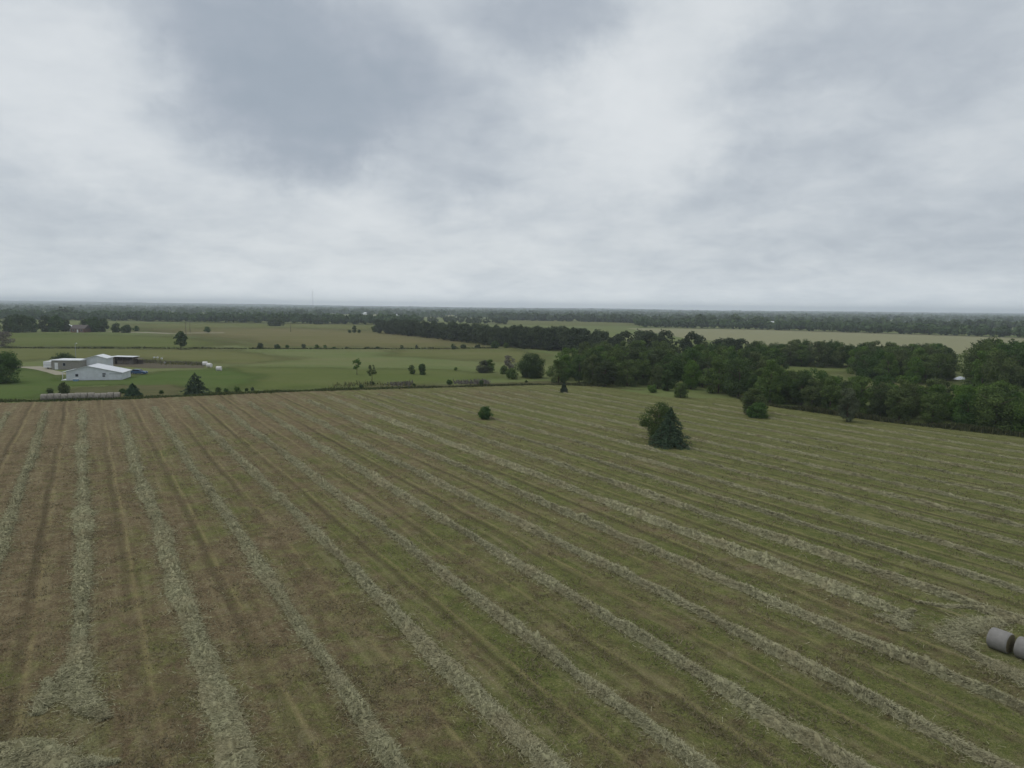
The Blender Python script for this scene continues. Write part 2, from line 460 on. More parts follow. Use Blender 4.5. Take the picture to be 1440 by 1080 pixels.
def windrow(name, pts, width, height, label, group, per_m=90, wob=0.10, taper=(1.5, 1.5), swid=0.026, cat='windrow'):
    """A raked ridge of loose hay following pts on the ground, with its stray stalks."""
    P = np.array([[p[0], p[1]] for p in pts], float)
    seg = np.linalg.norm(np.diff(P, axis=0), axis=1)
    cum = np.concatenate([[0], np.cumsum(seg)])
    Lr = cum[-1]
    ds = 0.2 if per_m > 80 else 0.45
    n = max(6, int(Lr / ds))
    s = np.linspace(0, Lr, n)
    X = np.stack([np.interp(s, cum, P[:, 0]), np.interp(s, cum, P[:, 1])], 1)
    T = np.gradient(X, axis=0)
    T /= np.linalg.norm(T, axis=1)[:, None]
    N = np.stack([-T[:, 1], T[:, 0]], 1)
    X = X + N * (smooth1(n, 18 / ds, wob) + smooth1(n, 4 / ds, wob * 0.4))[:, None]
    tp = np.clip(np.minimum(s / taper[0], (Lr - s) / taper[1]), 0.05, 1) ** 0.6
    W = width / 2 * (1 + smooth1(n, 9 / ds, 0.2) + smooth1(n, 2.2 / ds, 0.18)).clip(0.45, 1.7) * tp
    H = height * (1 + smooth1(n, 5 / ds, 0.22) + smooth1(n, 1.3 / ds, 0.28)).clip(0.2, 1.9) * tp
    ts = np.linspace(-1.1, 1.1, 12)
    m = len(ts)
    base = np.clip(1 - ts ** 2, 0, 1) ** 0.9
    Z = H[:, None] * base[None] * (1 + RNG.normal(0, 0.30, (n, m))).clip(0.2, 2) + 0.035 + RNG.normal(0, 0.02, (n, m))
    Z[:, 0] = Z[:, -1] = -0.02
    off = ts[None] * 0.80 * W[:, None] * (1 + RNG.normal(0, 0.10, (n, m)))
    V = np.zeros((n, m, 3))
    V[..., :2] = X[:, None] + N[:, None] * off[..., None] + T[:, None] * RNG.normal(0, ds * .2, (n, m))[..., None]
    V[..., 2] = Z
    idx = np.arange(n * m).reshape(n, m)
    Fq = np.stack([idx[:-1, :-1], idx[1:, :-1], idx[1:, 1:], idx[:-1, 1:]], -1).reshape(-1, 4)[:, ::-1]
    ft = RNG.uniform(0.1, 0.65, len(Fq))
    # loose stalks, most of them where they can be told apart
    dist = np.hypot(X[:, 0], X[:, 1]) + 5
    wgt = np.clip(38 / dist, 0.22, 1.3)
    ns = int(np.sum(wgt) * ds * per_m * 3.6)
    i0 = np.minimum(RNG.choice(n, ns, p=wgt / wgt.sum()), n - 2)
    fr = RNG.uniform(0, 1, (ns, 1))
    c = X[i0] * (1 - fr) + X[i0 + 1] * fr
    big_ = (1 / np.clip(wgt[i0], 0.4, 1)) ** 0.45
    Wd, Hd, tt, nn = W[i0], H[i0], T[i0], N[i0]
    tq = np.where(RNG.uniform(0, 1, ns) < 0.86, RNG.normal(0, 0.55, ns), RNG.normal(0, 1.2, ns))
    zz = Hd * np.clip(1 - tq ** 2, 0, 1) ** 0.9 + 0.045
    pos = np.zeros((ns, 3))
    pos[:, :2] = c + nn * (tq * Wd)[:, None]
    pos[:, 2] = zz + RNG.uniform(-0.03, 0.07, ns)
    lie = smooth1(n, 2.5 / ds, 0.8)[i0]            # stalks lie in combed tufts
    an = lie + RNG.normal(0, 0.7, ns)
    ln = RNG.uniform(0.10, 0.36, ns) * big_
    d = np.zeros((ns, 3))
    d[:, :2] = nn * np.cos(an)[:, None] + tt * np.sin(an)[:, None]
    d[:, 2] = RNG.normal(0, 0.26, ns)
    wv = np.cross(d, RNG.normal(0, 0.4, (ns, 3)) + np.array([0, 0, 1.0]))
    wv /= np.linalg.norm(wv, axis=1)[:, None]
    hw = (RNG.uniform(0.5, 1.2, ns) * swid / 2 * big_)[:, None]
    d = d * (ln / 2)[:, None]
    Q = np.stack([pos - d - wv * hw, pos + d - wv * hw * 0.6, pos + d + wv * hw * 0.6, pos - d + wv * hw], 1)
    me = quads_mesh(name, Q, M['hay'], RNG.uniform(0.0, 1.0, ns), (V.reshape(-1, 3), Fq, ft))
    return tag(link(name, me), label, cat, group)


def px_of(p):
    q = CM.inverted() @ Vector(p)
    return 720 + F * q.x / -q.z, 540 - F * q.y / -q.z


def edge_y(px):
    return float(np.interp(px, [q[0] for q in EDGE], [q[1] for q in EDGE]))


GROUPW = 'raked hay windrows across the mown field'
WL = {-3: 'short pale hay windrow at the far left border of the photo',
      -2: 'hay windrow cut by the left border, left of the nearly upright row',
      -1: 'nearly upright hay windrow, leftmost of those reaching down to the loose hay pile',
      0: 'pale hay windrow just right of the leftmost upright row',
      1: 'broad hay windrow, third reaching the bottom border counted from the left hay pile',
      2: 'thick hay windrow ending at the middle of the bottom border',
      3: 'hay windrow ending at the bottom border right of its middle',
      4: 'hay windrow ending at the bottom border under the two bales, farther left of them',
      5: 'hay windrow running into the bottom right corner',
      6: 'hay windrow crossing just below the two grey bales',
      7: 'hay windrow that breaks off left of the two grey bales in spilled hay',
      8: 'hay windrow passing just above the two grey bales'}
ORD = ['second', 'third', 'fourth', 'fifth', 'sixth', 'seventh', 'eighth', 'ninth', 'tenth', 'eleventh', 'twelfth', 'thirteenth', 'fourteenth', 'fifteenth', 'sixteenth']


def row_pts(k, y_stop=None):
    v = V0 + SP * k
    pts = []
    for u in np.arange(8, 330, 2.0):
        p = RN * v + RD * u
        x, y = px_of(p) if p.y > 3 else (0, 5000)
        if y > 1180: continue
        if -180 < x < 1640 and y > edge_y(x) + (13 if x < 450 else 7):
            pts.append(p)
    return pts


for k in range(-3, 22):
    pts = row_pts(k)
    if len(pts) < 3: continue
    if k == 7:
        continue
    if k == -1:      # stops at the loose pile
        pts = [p for p in pts if px_of(p)[1] < 1000]
    w, h = (1.08, 0.32) if k < 9 else (0.72, 0.2)
    if k in (-1, 0): w = 1.35
    if k > 13: w, h = 0.62, 0.15
    lab = WL.get(k) or ('thin hay windrow, %s one above the pair of grey bales' % ORD[min(k - 9, 14)])
    near = min(p.length for p in pts)
    # the nearest stretch carries more stalks than the far end
    windrow('hay_windrow', pts, w, h, lab, GROUPW, 130 if near < 60 else 80, swid=0.026)
# the broken row and its spill
b7 = row_pts(7)
left = [p for p in b7 if px_of(p)[0] < 1295]
right = [p for p in b7 if px_of(p)[0] > 1352]
windrow('hay_windrow', left, 1.6, 0.3, WL[7], GROUPW, 110)
windrow('hay_windrow', [G(1425, 874), G(1395, 876), G(1365, 881), G(1342, 888), G(1337, 897), G(1350, 912), G(1375, 926), G(1405, 940), G(1445, 958), G(1500, 984)], 1.75, 0.16,
        'wide flattened hay swath curling round left of the two grey bales', GROUPW, 330, taper=(3, 1.5), wob=0.05)
windrow('hay_windrow', [G(1288, 847), G(1320, 853), G(1350, 856), G(1372, 857), G(1392, 864)], 0.8, 0.12, 'thin tail of hay above left of the two grey bales', GROUPW, 90, taper=(3, 4))
windrow('hay_pile', [G(1232, 868), G(1250, 868), G(1262, 874), G(1272, 888)], 1.5, 0.12, 'small spilled patch of hay below the broken windrow', None, 130, cat='hay pile')
windrow('hay_pile', [G(1262, 872), G(1275, 864), G(1283, 858)], 1.0, 0.10, 'little spur of hay joining the spilled patch to the row', None, 130, cat='hay pile')
windrow('hay_pile', [G(92, 938), G(104, 965), G(122, 990), G(146, 1014)], 1.4, 0.22, 'loose heap of hay at the lower end of the leftmost row', None, 220, cat='hay pile')
windrow('hay_pile', [G(70, 955), G(66, 980), G(56, 1006)], 1.0, 0.18, 'small tuft of hay left of the loose heap', None, 160, cat='hay pile')
windrow('hay_pile', [G(-60, 1060), G(20, 1062), G(75, 1080), G(105, 1130)], 2.1, 0.4, 'big grey green hay mound in the bottom left corner', None, 260, cat='hay pile')
windrow('hay_pile', [G(95, 1076), G(130, 1072), G(165, 1074)], 0.7, 0.12, 'thin wisp of hay beside the bottom left mound', None, 130, cat='hay pile')

# stubble and regrowth near enough to show its blades: one mass nobody could count
def stubble():
    n = 260000
    d = 24 + (RNG.uniform(0, 1, n) ** 1.7) * 95
    a = RNG.uniform(-R(41), R(41), n)
    x, y = d * np.sin(a), d * np.cos(a)
    v = x * RN.x + y * RN.y
    ph = ((v - V0) / SP) % 1.0
    from mathutils import noise as mn
    cl = np.array([mn.noise(Vector((px * 0.35, py * 0.35, 0))) + 0.7 * mn.noise(Vector((px * 1.3, py * 1.3, 3))) for px, py in zip(x, y)])
    keep = (cl + RNG.normal(0, 0.25, n) > 0.02)
    x, y, cl, d = x[keep], y[keep], cl[keep], d[keep]
    n = len(x)
    h = RNG.uniform(0.03, 0.11, n) * (1 + cl)
    lean = RNG.normal(0, 0.9, (n, 2))
    w = RNG.uniform(0.014, 0.035, n) * (0.6 + d / 60)
    an = RNG.uniform(0, math.pi, n)
    wv = np.stack([np.cos(an) * w, np.sin(an) * w, np.zeros(n)], 1)
    b = np.stack([x, y, np.full(n, 0.02)], 1)
    tip = b + np.stack([lean[:, 0] * h, lean[:, 1] * h, h], 1)
    Q = np.stack([b - wv, b + wv, tip + wv * 0.4, tip - wv * 0.4], 1)
    gx = np.clip((x + 20) / 90, 0, 1)
    ti = np.clip(RNG.beta(1.6, 1.6, n) - 0.25 * gx + 0.05, 0, 1)
    tag(link('stubble', quads_mesh('stubble', Q, M['stubble'], ti)), kind='stuff')


stubble()

# ------------------------------------------------------------------ plants
def leaf_quads(c, out, n, size, asp=0.7, droop=0.0):
    """n quads at c (n,3) facing roughly out."""
    nr = out + RNG.normal(0, 0.55, (n, 3))
    nr /= np.linalg.norm(nr, axis=1)[:, None] + 1e-9
    a = np.cross(nr, RNG.normal(0, 1, (n, 3)))
    a /= np.linalg.norm(a, axis=1)[:, None] + 1e-9
    b = np.cross(nr, a)
    s = (size * RNG.uniform(0.6, 1.35, n))[:, None] / 2
    return np.stack([c - a * s, c - b * s * asp, c + a * s, c + b * s * asp], 1)


def crown(name, mat, h, w, z0, nclump=40, leaves=4500, leaf=0.34, flat=0.85, topw=0.55, gaps=0.0, clump=0.2, low=1.0):
    """Foliage spread through the volume of an uneven crown made of many leaf clumps."""
    cz = (h - z0)
    C, Rr = [], []
    while len(C) < nclump:
        zz = RNG.uniform(0, 1)
        wide = math.cos(max(0.0, zz - 0.38) / 0.62 * 1.25) ** 0.8
        if zz < 0.38:
            wide = (0.50 + 0.50 * (zz / 0.38) ** 0.7) if low > 1 else (0.40 + 0.6 * zz / 0.38)
        rr = RNG.uniform(0.12, 1) ** 0.5
        if rr * wide < 0.33 and zz < 0.8: continue
        an = RNG.uniform(0, 2 * math.pi)
        rr *= wide * w / 2 * 0.80 * RNG.uniform(0.85, 1.12)
        q = np.array([math.cos(an) * rr, math.sin(an) * rr, z0 + cz * (0.05 + 0.86 * zz)])
        C.append(q)
        Rr.append(w * clump * RNG.uniform(0.55, 1.3) * (1 - 0.3 * zz))
    C, Rr = np.array(C), np.array(Rr)
    k = RNG.choice(nclump, leaves, p=Rr ** 2 / np.sum(Rr ** 2))
    o = RNG.normal(0, 1, (leaves, 3))
    o /= np.linalg.norm(o, axis=1)[:, None]
    rad = RNG.uniform(0.25, 1, leaves) ** 0.45 * (1 + RNG.normal(0, 0.1, leaves))
    c = C[k] + o * (Rr[k] * rad)[:, None] * np.array([1, 1, flat])
    c[:, 2] = np.maximum(c[:, 2], 0.08 + RNG.uniform(0, 0.15, leaves))
    o2 = o + np.array([0, 0, 0.5])
    tk = RNG.uniform(0, 1, nclump)
    tint = np.clip(tk[k] * 0.6 + RNG.uniform(0, 0.4, leaves), 0, 1)
    return quads_mesh(name, leaf_quads(c, o2, leaves, leaf), mat, tint)


def trunk(name, h, r, w, n=5, fork=0.35):
    mb = MB()
    j = lambda s: random.uniform(-s, s)
    top = (j(.15), j(.15), h * 0.7)
    mb.tube([(0, 0, -0.1), (j(.05), j(.05), h * 0.25), (j(.12), j(.12), h * 0.48), top], [r * 1.3, r, r * 0.72, r * 0.3])
    for i in range(n):
        a = 2 * math.pi * i / n + j(.4)
        z = h * random.uniform(fork, 0.6)
        l = w * random.uniform(0.25, 0.4)
        mb.tube([(0, 0, z), (math.cos(a) * l * .5, math.sin(a) * l * .5, z + h * .09), (math.cos(a) * l, math.sin(a) * l, z + h * .22)], [r * .45, r * .3, r * .12], 5)
    return mb.mesh(name, M['bark'], True)


def conifer_mesh(name, h, w, mat, z0=0.15, whorls=16, leaf=0.28, spread=1.0, per=1.0, power=0.85):
    """Needles on whorls of drooping branches."""
    Cc, Oo, Tt = [], [], []
    for i in range(whorls):
        f = i / (whorls - 1)
        z = z0 + (h - z0) * f ** 0.9
        Rb = w / 2 * ((1 - f) ** power) * spread * random.uniform(0.85, 1.1) + 0.08
        nb = max(4, int(13 * (1 - f) + 4))
        for b in range(nb):
            a = 2 * math.pi * (b + random.random() * 0.9) / nb
            L = Rb * random.uniform(0.65, 1.12)
            m = max(3, int(per * (10 + 26 * L / (w / 2))))
            q = RNG.uniform(0.12, 1, m) ** 0.7
            side = RNG.normal(0, 0.10, m) * L * (1.2 - q * 0.6)
            up = 0.10 * L * np.sin(q * 3) - 0.16 * L * q ** 2 + RNG.normal(0, 0.06, m)
            x = np.cos(a) * q * L - np.sin(a) * side
            y = np.sin(a) * q * L + np.cos(a) * side
            Cc.append(np.stack([x, y, np.maximum(z + up, 0.06)], 1))
            Oo.append(np.tile([math.cos(a) * 0.4, math.sin(a) * 0.4, 0.9], (m, 1)))
            Tt.append(np.clip(q * 0.5 + RNG.uniform(0, .5, m), 0, 1))
    c, o, t_ = np.concatenate(Cc), np.concatenate(Oo), np.concatenate(Tt)
    return quads_mesh(name, leaf_quads(c, o, len(c), leaf, 0.45), mat, t_)


def plant(name, loc, meshes, label, cat, group=None, sc=(1, 1, 1), rz=None):
    root = empty(name, loc, random.uniform(0, 6.28) if rz is None else rz, sc)
    tag(root, label, cat, group)
    for nm, me in meshes: link(nm, me, root)
    return root


# prototypes for the wood (unit trees about 8 m high)
WOODK = []
for i in range(6):
    mt = [M['leaf_wood'], M['leaf_dark'], M['leaf_wood'], M['leaf_light'], M['leaf_wood'], M['leaf_dark']][i]
    lw = [1.3, 1.0, 1.35, 1.3, 1.25, 1.2][i]
    hh, ww = [(8, 8), (8, 7.2), (8, 9), (8, 7.5), (8, 6.6), (8, 8.4)][i]
    WOODK.append([('trunk', trunk('trunk', hh, 0.17, ww)), ('crown', crown('crown', mt, hh, ww, 0.1 if lw > 1 else .7, 40 + 4 * i, 6800, 0.30, clump=0.155, low=lw))])


def inside(p, poly):
    c = False
    j = len(poly) - 1
    for i in range(len(poly)):
        a, b = poly[i], poly[j]
        if (a.y > p.y) != (b.y > p.y) and p.x < (b.x - a.x) * (p.y - a.y) / (b.y - a.y) + a.x: c = not c
        j = i
    return c


def fill(poly, dmin, tries, avoid=()):
    xs, ys = [p.x for p in poly], [p.y for p in poly]
    got = []
    for _ in range(tries):
        p = Vector((random.uniform(min(xs), max(xs)), random.uniform(min(ys), max(ys)), 0))
        if not inside(p, poly): continue
        if any((p - q).length < dmin for q in got): continue
        got.append(p)
    return got


def G_list(px): return [G(*p) for p in px]


A1 = G_list([(780, 539), (905, 546), (1010, 553), (1085, 568), (1090, 540), (1085, 522), (1000, 517), (845, 514), (803, 526)])
A2 = G_list([(1080, 567), (1240, 589), (1440, 611), (1540, 622), (1540, 596), (1440, 586), (1320, 579), (1200, 568), (1090, 556)])
B = G_list([(1203, 534), (1290, 541), (1332, 536), (1320, 515), (1212, 514)])
Cz = G_list([(1368, 552), (1500, 560), (1500, 536), (1385, 530)])
NTREE = 0


def wood(poly, dmin, hmin, hmax, label, group, tries=6000):
    global NTREE
    ps = fill(poly, dmin, tries)
    for p in ps:
        k = random.choices(range(6), [3, 3, 3, 1.6, 3, 2])[0]
        s = random.uniform(hmin, hmax) / 8
        wv = s * random.uniform(0.75, 1.15)
        plant('broadleaf_tree', p, WOODK[k], label, 'tree', group, (wv, wv, s))
        NTREE += 1
    return ps


wood(A1, 5.0, 5.8, 10.4, 'broadleaf tree massed in the dense wood beyond the right half of the field', 'trees of the dense middle wood')
wood(A2, 4.0, 6.0, 8.2, 'bushy tree in the dark belt along the right edge of the mown field', 'trees of the belt along the field edge')
wood(B, 5.2, 7.5, 9.8, 'broadleaf tree in the clump between the clearing and the pond', 'trees of the clump beside the pond')
wood(Cz, 5.0, 10.5, 13.5, 'tall broadleaf tree in the clump at the right border behind the pond', 'trees at the right border')
# creek line of trees running back to the left
LINE = [at_depth(530, 560), at_depth(600, 480), at_depth(690, 385), at_depth(830, 318), at_depth(1000, 285), at_depth(1110, 262), at_depth(1240, 250), at_depth(1350, 243)]
cnt, FARLINE = 0, []
for i in reversed(range(len(LINE) - 1)):          # nearest stretch first
    a, b = LINE[i], LINE[i + 1]
    L = (b - a).length
    dirv = (b - a).normalized()
    nv = Vector((-dirv.y, dirv.x, 0))
    if nv.y < 0: nv = -nv
    rows = 3 if i < 3 or i > 4 else 2
    m = max(2, int(L / (8.5 if i < 2 else 7 if i < 4 else 5)))
    for j in reversed(range(m)):
        for r in range(rows):
            p = a + dirv * L * (j + random.random() * .7) / m + nv * (r * 6.5 + random.uniform(-1.8, 1.8))
            s = random.uniform(8.2, 12.2) / 8 if i < 4 else random.uniform(8, 10.2) / 8
            wv = s * random.uniform(0.85, 1.15)
            k = random.choice([0, 1, 1, 2, 4, 5, 5])
            if NTREE + cnt < 292:
                plant('broadleaf_tree', p, WOODK[k], 'broadleaf tree in the long dark line of trees behind the pasture', 'tree',
                      'trees of the long line behind the pasture', (wv, wv, s))
                cnt += 1
            else:
                FARLINE.append((p, s, wv))
# the far end of the line, where single trees can no longer be told apart
if FARLINE:
    src = [crown('far_crown', M['leaf_far'], 8, ww, 0.1, 40, 1900, 0.52, clump=0.15, low=1.3) for ww in (8, 7.2, 9)]
    Qs, Ts = [], []
    for q, (p, s, wv) in enumerate(FARLINE):
        me = src[q % 3]
        co = np.empty(len(me.vertices) * 3, np.float32)
        me.vertices.foreach_get('co', co)
        co = co.reshape(-1, 3)
        an = random.uniform(0, 6.28)
        x, y = co[:, 0] * math.cos(an) - co[:, 1] * math.sin(an), co[:, 0] * math.sin(an) + co[:, 1] * math.cos(an)
        Qs.append(np.stack([x * wv + p.x, y * wv + p.y, co[:, 2] * s], 1).reshape(-1, 4, 3))
        Ts.append(np.clip(RNG.uniform(0, 1, len(co) // 4) * .5 + random.random() * .5, 0, 1))
    tag(link('far_wood', quads_mesh('far_wood', np.concatenate(Qs), M['leaf_far'], np.concatenate(Ts))), kind='stuff')
    for me in src: bpy.data.meshes.remove(me)

# ---- single trees and shrubs: (name, px, base y, top y, width px, kind, label)
def size_at(px, by, ty, wpx):
    p = G(px, by)
    q = CM.inverted() @ p
    depth = -q.z
    return p, (by - ty) * depth / F, wpx * depth / F


def single(name, px, by, ty, wpx, kind, label, cat='tree', group=None, n=1.0):
    p, h, w = size_at(px, by, ty, wpx)
    leaf = max(0.17, p.length / 620)
    cov = w * h * 0.75 / (0.35 * leaf * leaf)      # leaves that would cover the crown once
    if kind == 'spruce':
        ms = [('trunk', trunk('trunk', h * 0.9, 0.11, w * .3, 0)), ('crown', conifer_mesh('crown', h, w, M['needles'], 0.2, 17, leaf * 1.35, per=n))]
    elif kind == 'cedar':
        ms = [('trunk', trunk('trunk', h * 0.8, 0.11, w * .3, 0)), ('crown', conifer_mesh('crown', h, w, M['needles'], 0.25, 11, leaf * 1.4, per=n, power=0.72))]
    elif kind == 'sparse':
        ms = [('trunk', trunk('trunk', h, 0.075, w, 6, 0.4)), ('crown', crown('crown', M['leaf_light'], h, w, h * 0.30, 20, int(max(60, 2.2 * cov)), leaf, clump=0.16))]
    elif kind == 'stemmed':
        ms = [('trunk', trunk('trunk', h, 0.16, w, 4, 0.3)), ('crown', crown('crown', M['leaf_dark'], h, w, h * 0.2, 34, int(max(100, 7 * cov)), leaf, clump=0.17))]
    elif kind == 'twiggy':
        ms = [('trunk', trunk('trunk', h, 0.10, w, 7, 0.15)), ('crown', crown('crown', M['twig'], h, w, 0.2, 26, int(max(60, 3.5 * cov)), leaf * 0.9, clump=0.2))]
    else:
        mt = {'light': M['leaf_light'], 'dark': M['leaf_dark'], 'mid': M['leaf_wood'], 'grey': M['leaf_grey']}[kind]
        ms = [('trunk', trunk('trunk', h * 0.8, 0.05 + h * 0.012, w, 4, 0.2)), ('crown', crown('crown', mt, h, w, 0.1, 44, int(max(80, 8.5 * cov)), leaf, clump=0.19, low=1.25))]
    return plant(name, p, ms, label, cat, group)


# the pair in the field
p0, h0, w0 = size_at(942, 627, 574, 62)
plant('spruce_tree', p0, [('trunk', trunk('trunk', h0 * .9, .13, 2, 0)), ('crown', conifer_mesh('crown', h0, w0, M['needles'], 0.12, 20, 0.25, per=2.0, power=0.8))],
      'dark blue green conifer standing alone in the mown field', 'tree')
p1, h1, w1 = size_at(929, 621, 562, 58)
plant('broadleaf_tree', p1 + Vector((-0.2, 0.8, 0)), [('trunk', trunk('trunk', h1, .12, w1, 5)), ('crown', crown('crown', M['leaf_pair'], h1, w1, 0.5, 46, 9000, 0.2, clump=0.17))],
      'brighter green leafy tree growing right behind the lone conifer', 'tree')
single('round_shrub', 682, 589.5, 570.5, 22, 'dark', 'small round dark shrub alone in the middle of the mown field', 'shrub')
single('spruce_tree', 793, 552, 537.5, 11, 'spruce', 'tiny narrow conifer at the far rim of the mown field', 'tree', n=.7)
single('round_shrub', 917, 552, 539.5, 15, 'mid', 'low round shrub left of the dark tree in front of the wood', 'shrub', n=.6)
single('round_tree', 938, 549.5, 519, 22, 'dark', 'dark round tree between two shrubs in front of the wood', 'tree')
single('round_shrub', 957, 559, 537, 22, 'light', 'bright green shrub right of the dark round tree at the field rim', 'shrub', n=.8)
single('broadleaf_tree', 1061, 583.5, 543, 40, 'light', 'leafy light green tree growing out of a dense shrub near the wood', 'tree', n=1.0)
single('round_shrub', 1066, 587.5, 567, 33, 'dark', 'dense dark shrub at the foot of the leafy light green tree', 'shrub')
single('round_tree', 1191, 593, 544, 34, 'grey', 'greyish upright tree standing in front of the dark belt', 'tree', n=1.2)
single('sparse_tree', 502, 527, 503.5, 16, 'sparse', 'thin open young tree, left of the two in the pasture', 'tree', n=1.5)
single('sparse_tree', 523, 536, 512, 16, 'sparse', 'thin open young tree on a bare stem, right of the two in the pasture', 'tree', n=1.3)
single('round_tree', 578.5, 526, 513.5, 13, 'mid', 'small round tree, left of the close pair in the pasture', 'tree', n=.7)
single('round_tree', 593.5, 527, 511.5, 14, 'dark', 'small round dark tree, right of the close pair in the pasture', 'tree', n=.7)
single('round_shrub', 641, 521, 516.5, 6, 'mid', 'tiny lone shrub in the pasture left of the grey bushes', 'shrub', n=.1)
single('round_tree', 679, 524, 507, 22, 'grey', 'grey green bush left of a darker one at the pasture end', 'tree', n=.6)
single('round_tree', 689, 523.5, 504.5, 17, 'mid', 'dark green bush pressed against the grey green one', 'tree', n=.6)
single('bare_tree', 716, 520, 499, 20, 'twiggy', 'greyish twiggy tree left of the large round tree', 'tree', n=.7)
single('round_shrub', 708, 526, 514, 14, 'light', 'pale green shrub in front of the greyish twiggy tree', 'shrub', n=.5)
single('round_shrub', 720, 533, 517, 20, 'mid', 'green shrub just left of the large round tree', 'shrub', n=.6)
single('round_tree', 747, 531, 496.5, 44, 'dark', 'large round dark tree standing at the left end of the wood', 'tree', n=1.3)
single('round_tree', 741, 529, 503, 22, 'mid', 'smaller green tree on the left flank of the large round tree', 'tree', n=.8)
single('stemmed_tree', 254.5, 491, 465.5, 22, 'stemmed', 'dark tree on a short clear stem alone in the pasture behind the yard', 'tree')
single('round_shrub', 291.5, 467.5, 459, 9, 'dark', 'small round tree beyond the pale gravel road', 'tree', n=.3)
single('cedar_tree', 275, 553.5, 525, 40, 'cedar', 'wide dark conifer with layered boughs at the far edge of the field', 'tree', n=1.5)
single('cedar_tree', 187, 556.5, 539.5, 24, 'cedar', 'dark bushy conifer at the right end of the bale row', 'tree', n=1.1)
single('round_shrub', 173, 553, 547, 12, 'dark', 'low dark shrub behind the right end of the bale row', 'shrub', n=.4)
single('broadleaf_tree', 90, 553.5, 537, 17, 'mid', 'small leafy tree between the metal barn and the bale row', 'tree', n=.5)
single('round_shrub', 70, 553, 546, 12, 'light', 'low pale green shrub left of the small leafy tree behind the bales', 'shrub', n=.2)
single('broadleaf_tree', 4, 538.5, 495.5, 58, 'dark', 'large dark tree cut by the left border beside the drive', 'tree', n=1.4)
single('round_tree', 91, 512, 496.5, 32, 'dark', 'wide dark tree behind the flat roofed building', 'tree', n=.9)
single('bare_tree', 6, 487, 465, 30, 'twiggy', 'grey leafless thicket at the left border of the pasture', 'thicket', n=.9)
for (px, by, ty, w, k) in [(307, 552, 544, 9, 'mid'), (318, 551, 546, 7, 'dark'), (333, 551, 543, 9, 'mid'), (347, 550, 546, 6, 'dark'), (355, 550, 544, 7, 'grey'), (227, 554, 548.5, 7, 'dark')]:
    single('fence_shrub', px, by, ty, w, k, 'small shrub in the fence line beside the wide layered conifer', 'shrub', 'shrubs beside the wide conifer', n=.15)
for (px, by, ty, w, k) in [(508, 546, 541, 7, 'dark'), (523, 541, 536, 9, 'dark'), (582, 542.5, 539.5, 6, 'dark'), (632, 541.5, 534.5, 11, 'dark'), (677, 541, 534, 8, 'dark'), (740, 538, 535, 5, 'dark')]:
    single('fence_shrub', px, by, ty, w, k, 'little dark shrub on the far fence line behind the middle of the field', 'shrub', 'dark shrubs on the far fence line', n=.15)
for (px, by, ty, w, k) in [(366, 490.5, 482, 9, 'dark'), (390, 490.5, 484, 9, 'dark'), (404, 489, 485, 6, 'dark'), (427, 489.5, 484, 8, 'grey'), (446, 490, 484.5, 8, 'mid'),
                           (457, 489.5, 485, 6, 'mid'), (470, 490.5, 488, 6, 'dark'), (488, 490.5, 488, 6, 'dark'), (517, 490.5, 488.5, 11, 'dark'), (531, 490.5, 488, 9, 'dark'),
                           (565, 490.5, 485.5, 6, 'mid'), (586, 490, 484.5, 4, 'grey'), (638, 491, 483.5, 9, 'dark'), (652, 490, 483.5, 9, 'grey'), (672, 489.5, 484.5, 10, 'dark'),
                           (133, 490, 488.2, 3.5, 'dark'), (146, 490, 488, 4, 'dark'), (696, 489.5, 480, 14, 'dark'), (712, 489, 482, 10, 'mid')]:
    single('hedge_shrub', px, by, ty, w, k, 'shrub strung along the far hedge line across the pasture', 'shrub', 'shrubs along the far hedge line', n=.15)
for (px, by, ty, w, lab) in [(388, 458.5, 447, 24, 'far dark tree in front of the wood left of the radio mast'), (448, 456, 447, 18, 'far dark tree below the radio mast')]:
    single('round_tree', px, by, ty, w, 'dark', lab, n=.4)
single('round_tree', 498.5, 468, 457, 7, 'mid', 'upright little tree alone in the dry pasture', n=.25)
single('round_shrub', 491.5, 468, 463.5, 5, 'dark', 'tiny shrub left of the upright little tree', 'shrub', n=.1)
single('round_shrub', 505, 468, 463.5, 5, 'dark', 'tiny shrub right of the upright little tree', 'shrub', n=.1)
single('round_tree', 528, 467, 457, 13, 'light', 'yellowish green tree at the left tip of the long tree line', n=.3)

# homestead trees far left
HL = 'big dark tree round the far farmhouse at the left'
for (px, by, ty, w) in [(14, 467, 443, 24), (28, 467.5, 441.5, 30), (44, 467, 445, 20), (64, 466.5, 444, 20), (78, 466.5, 442, 24), (92, 466, 448, 16), (122, 466.5, 447, 18),
                        (132, 467, 445, 22), (146, 466.5, 447.5, 16), (-12, 466.5, 442, 30)]:
    single('homestead_tree', px, by, ty, w, 'dark', HL, 'tree', 'dark trees round the far farmhouse', n=.5)
single('homestead_tree', 163, 467.5, 453.5, 15, 'dark', 'smaller dark tree right of the far farmhouse trees', n=.4)
single('homestead_tree', 178, 468, 456, 15, 'dark', 'small round dark tree, right of the smaller one by the farmhouse', n=.4)
single('homestead_tree', 192, 465.5, 458.5, 9, 'dark', 'tiny dark tree last of the row right of the farmhouse', n=.2)

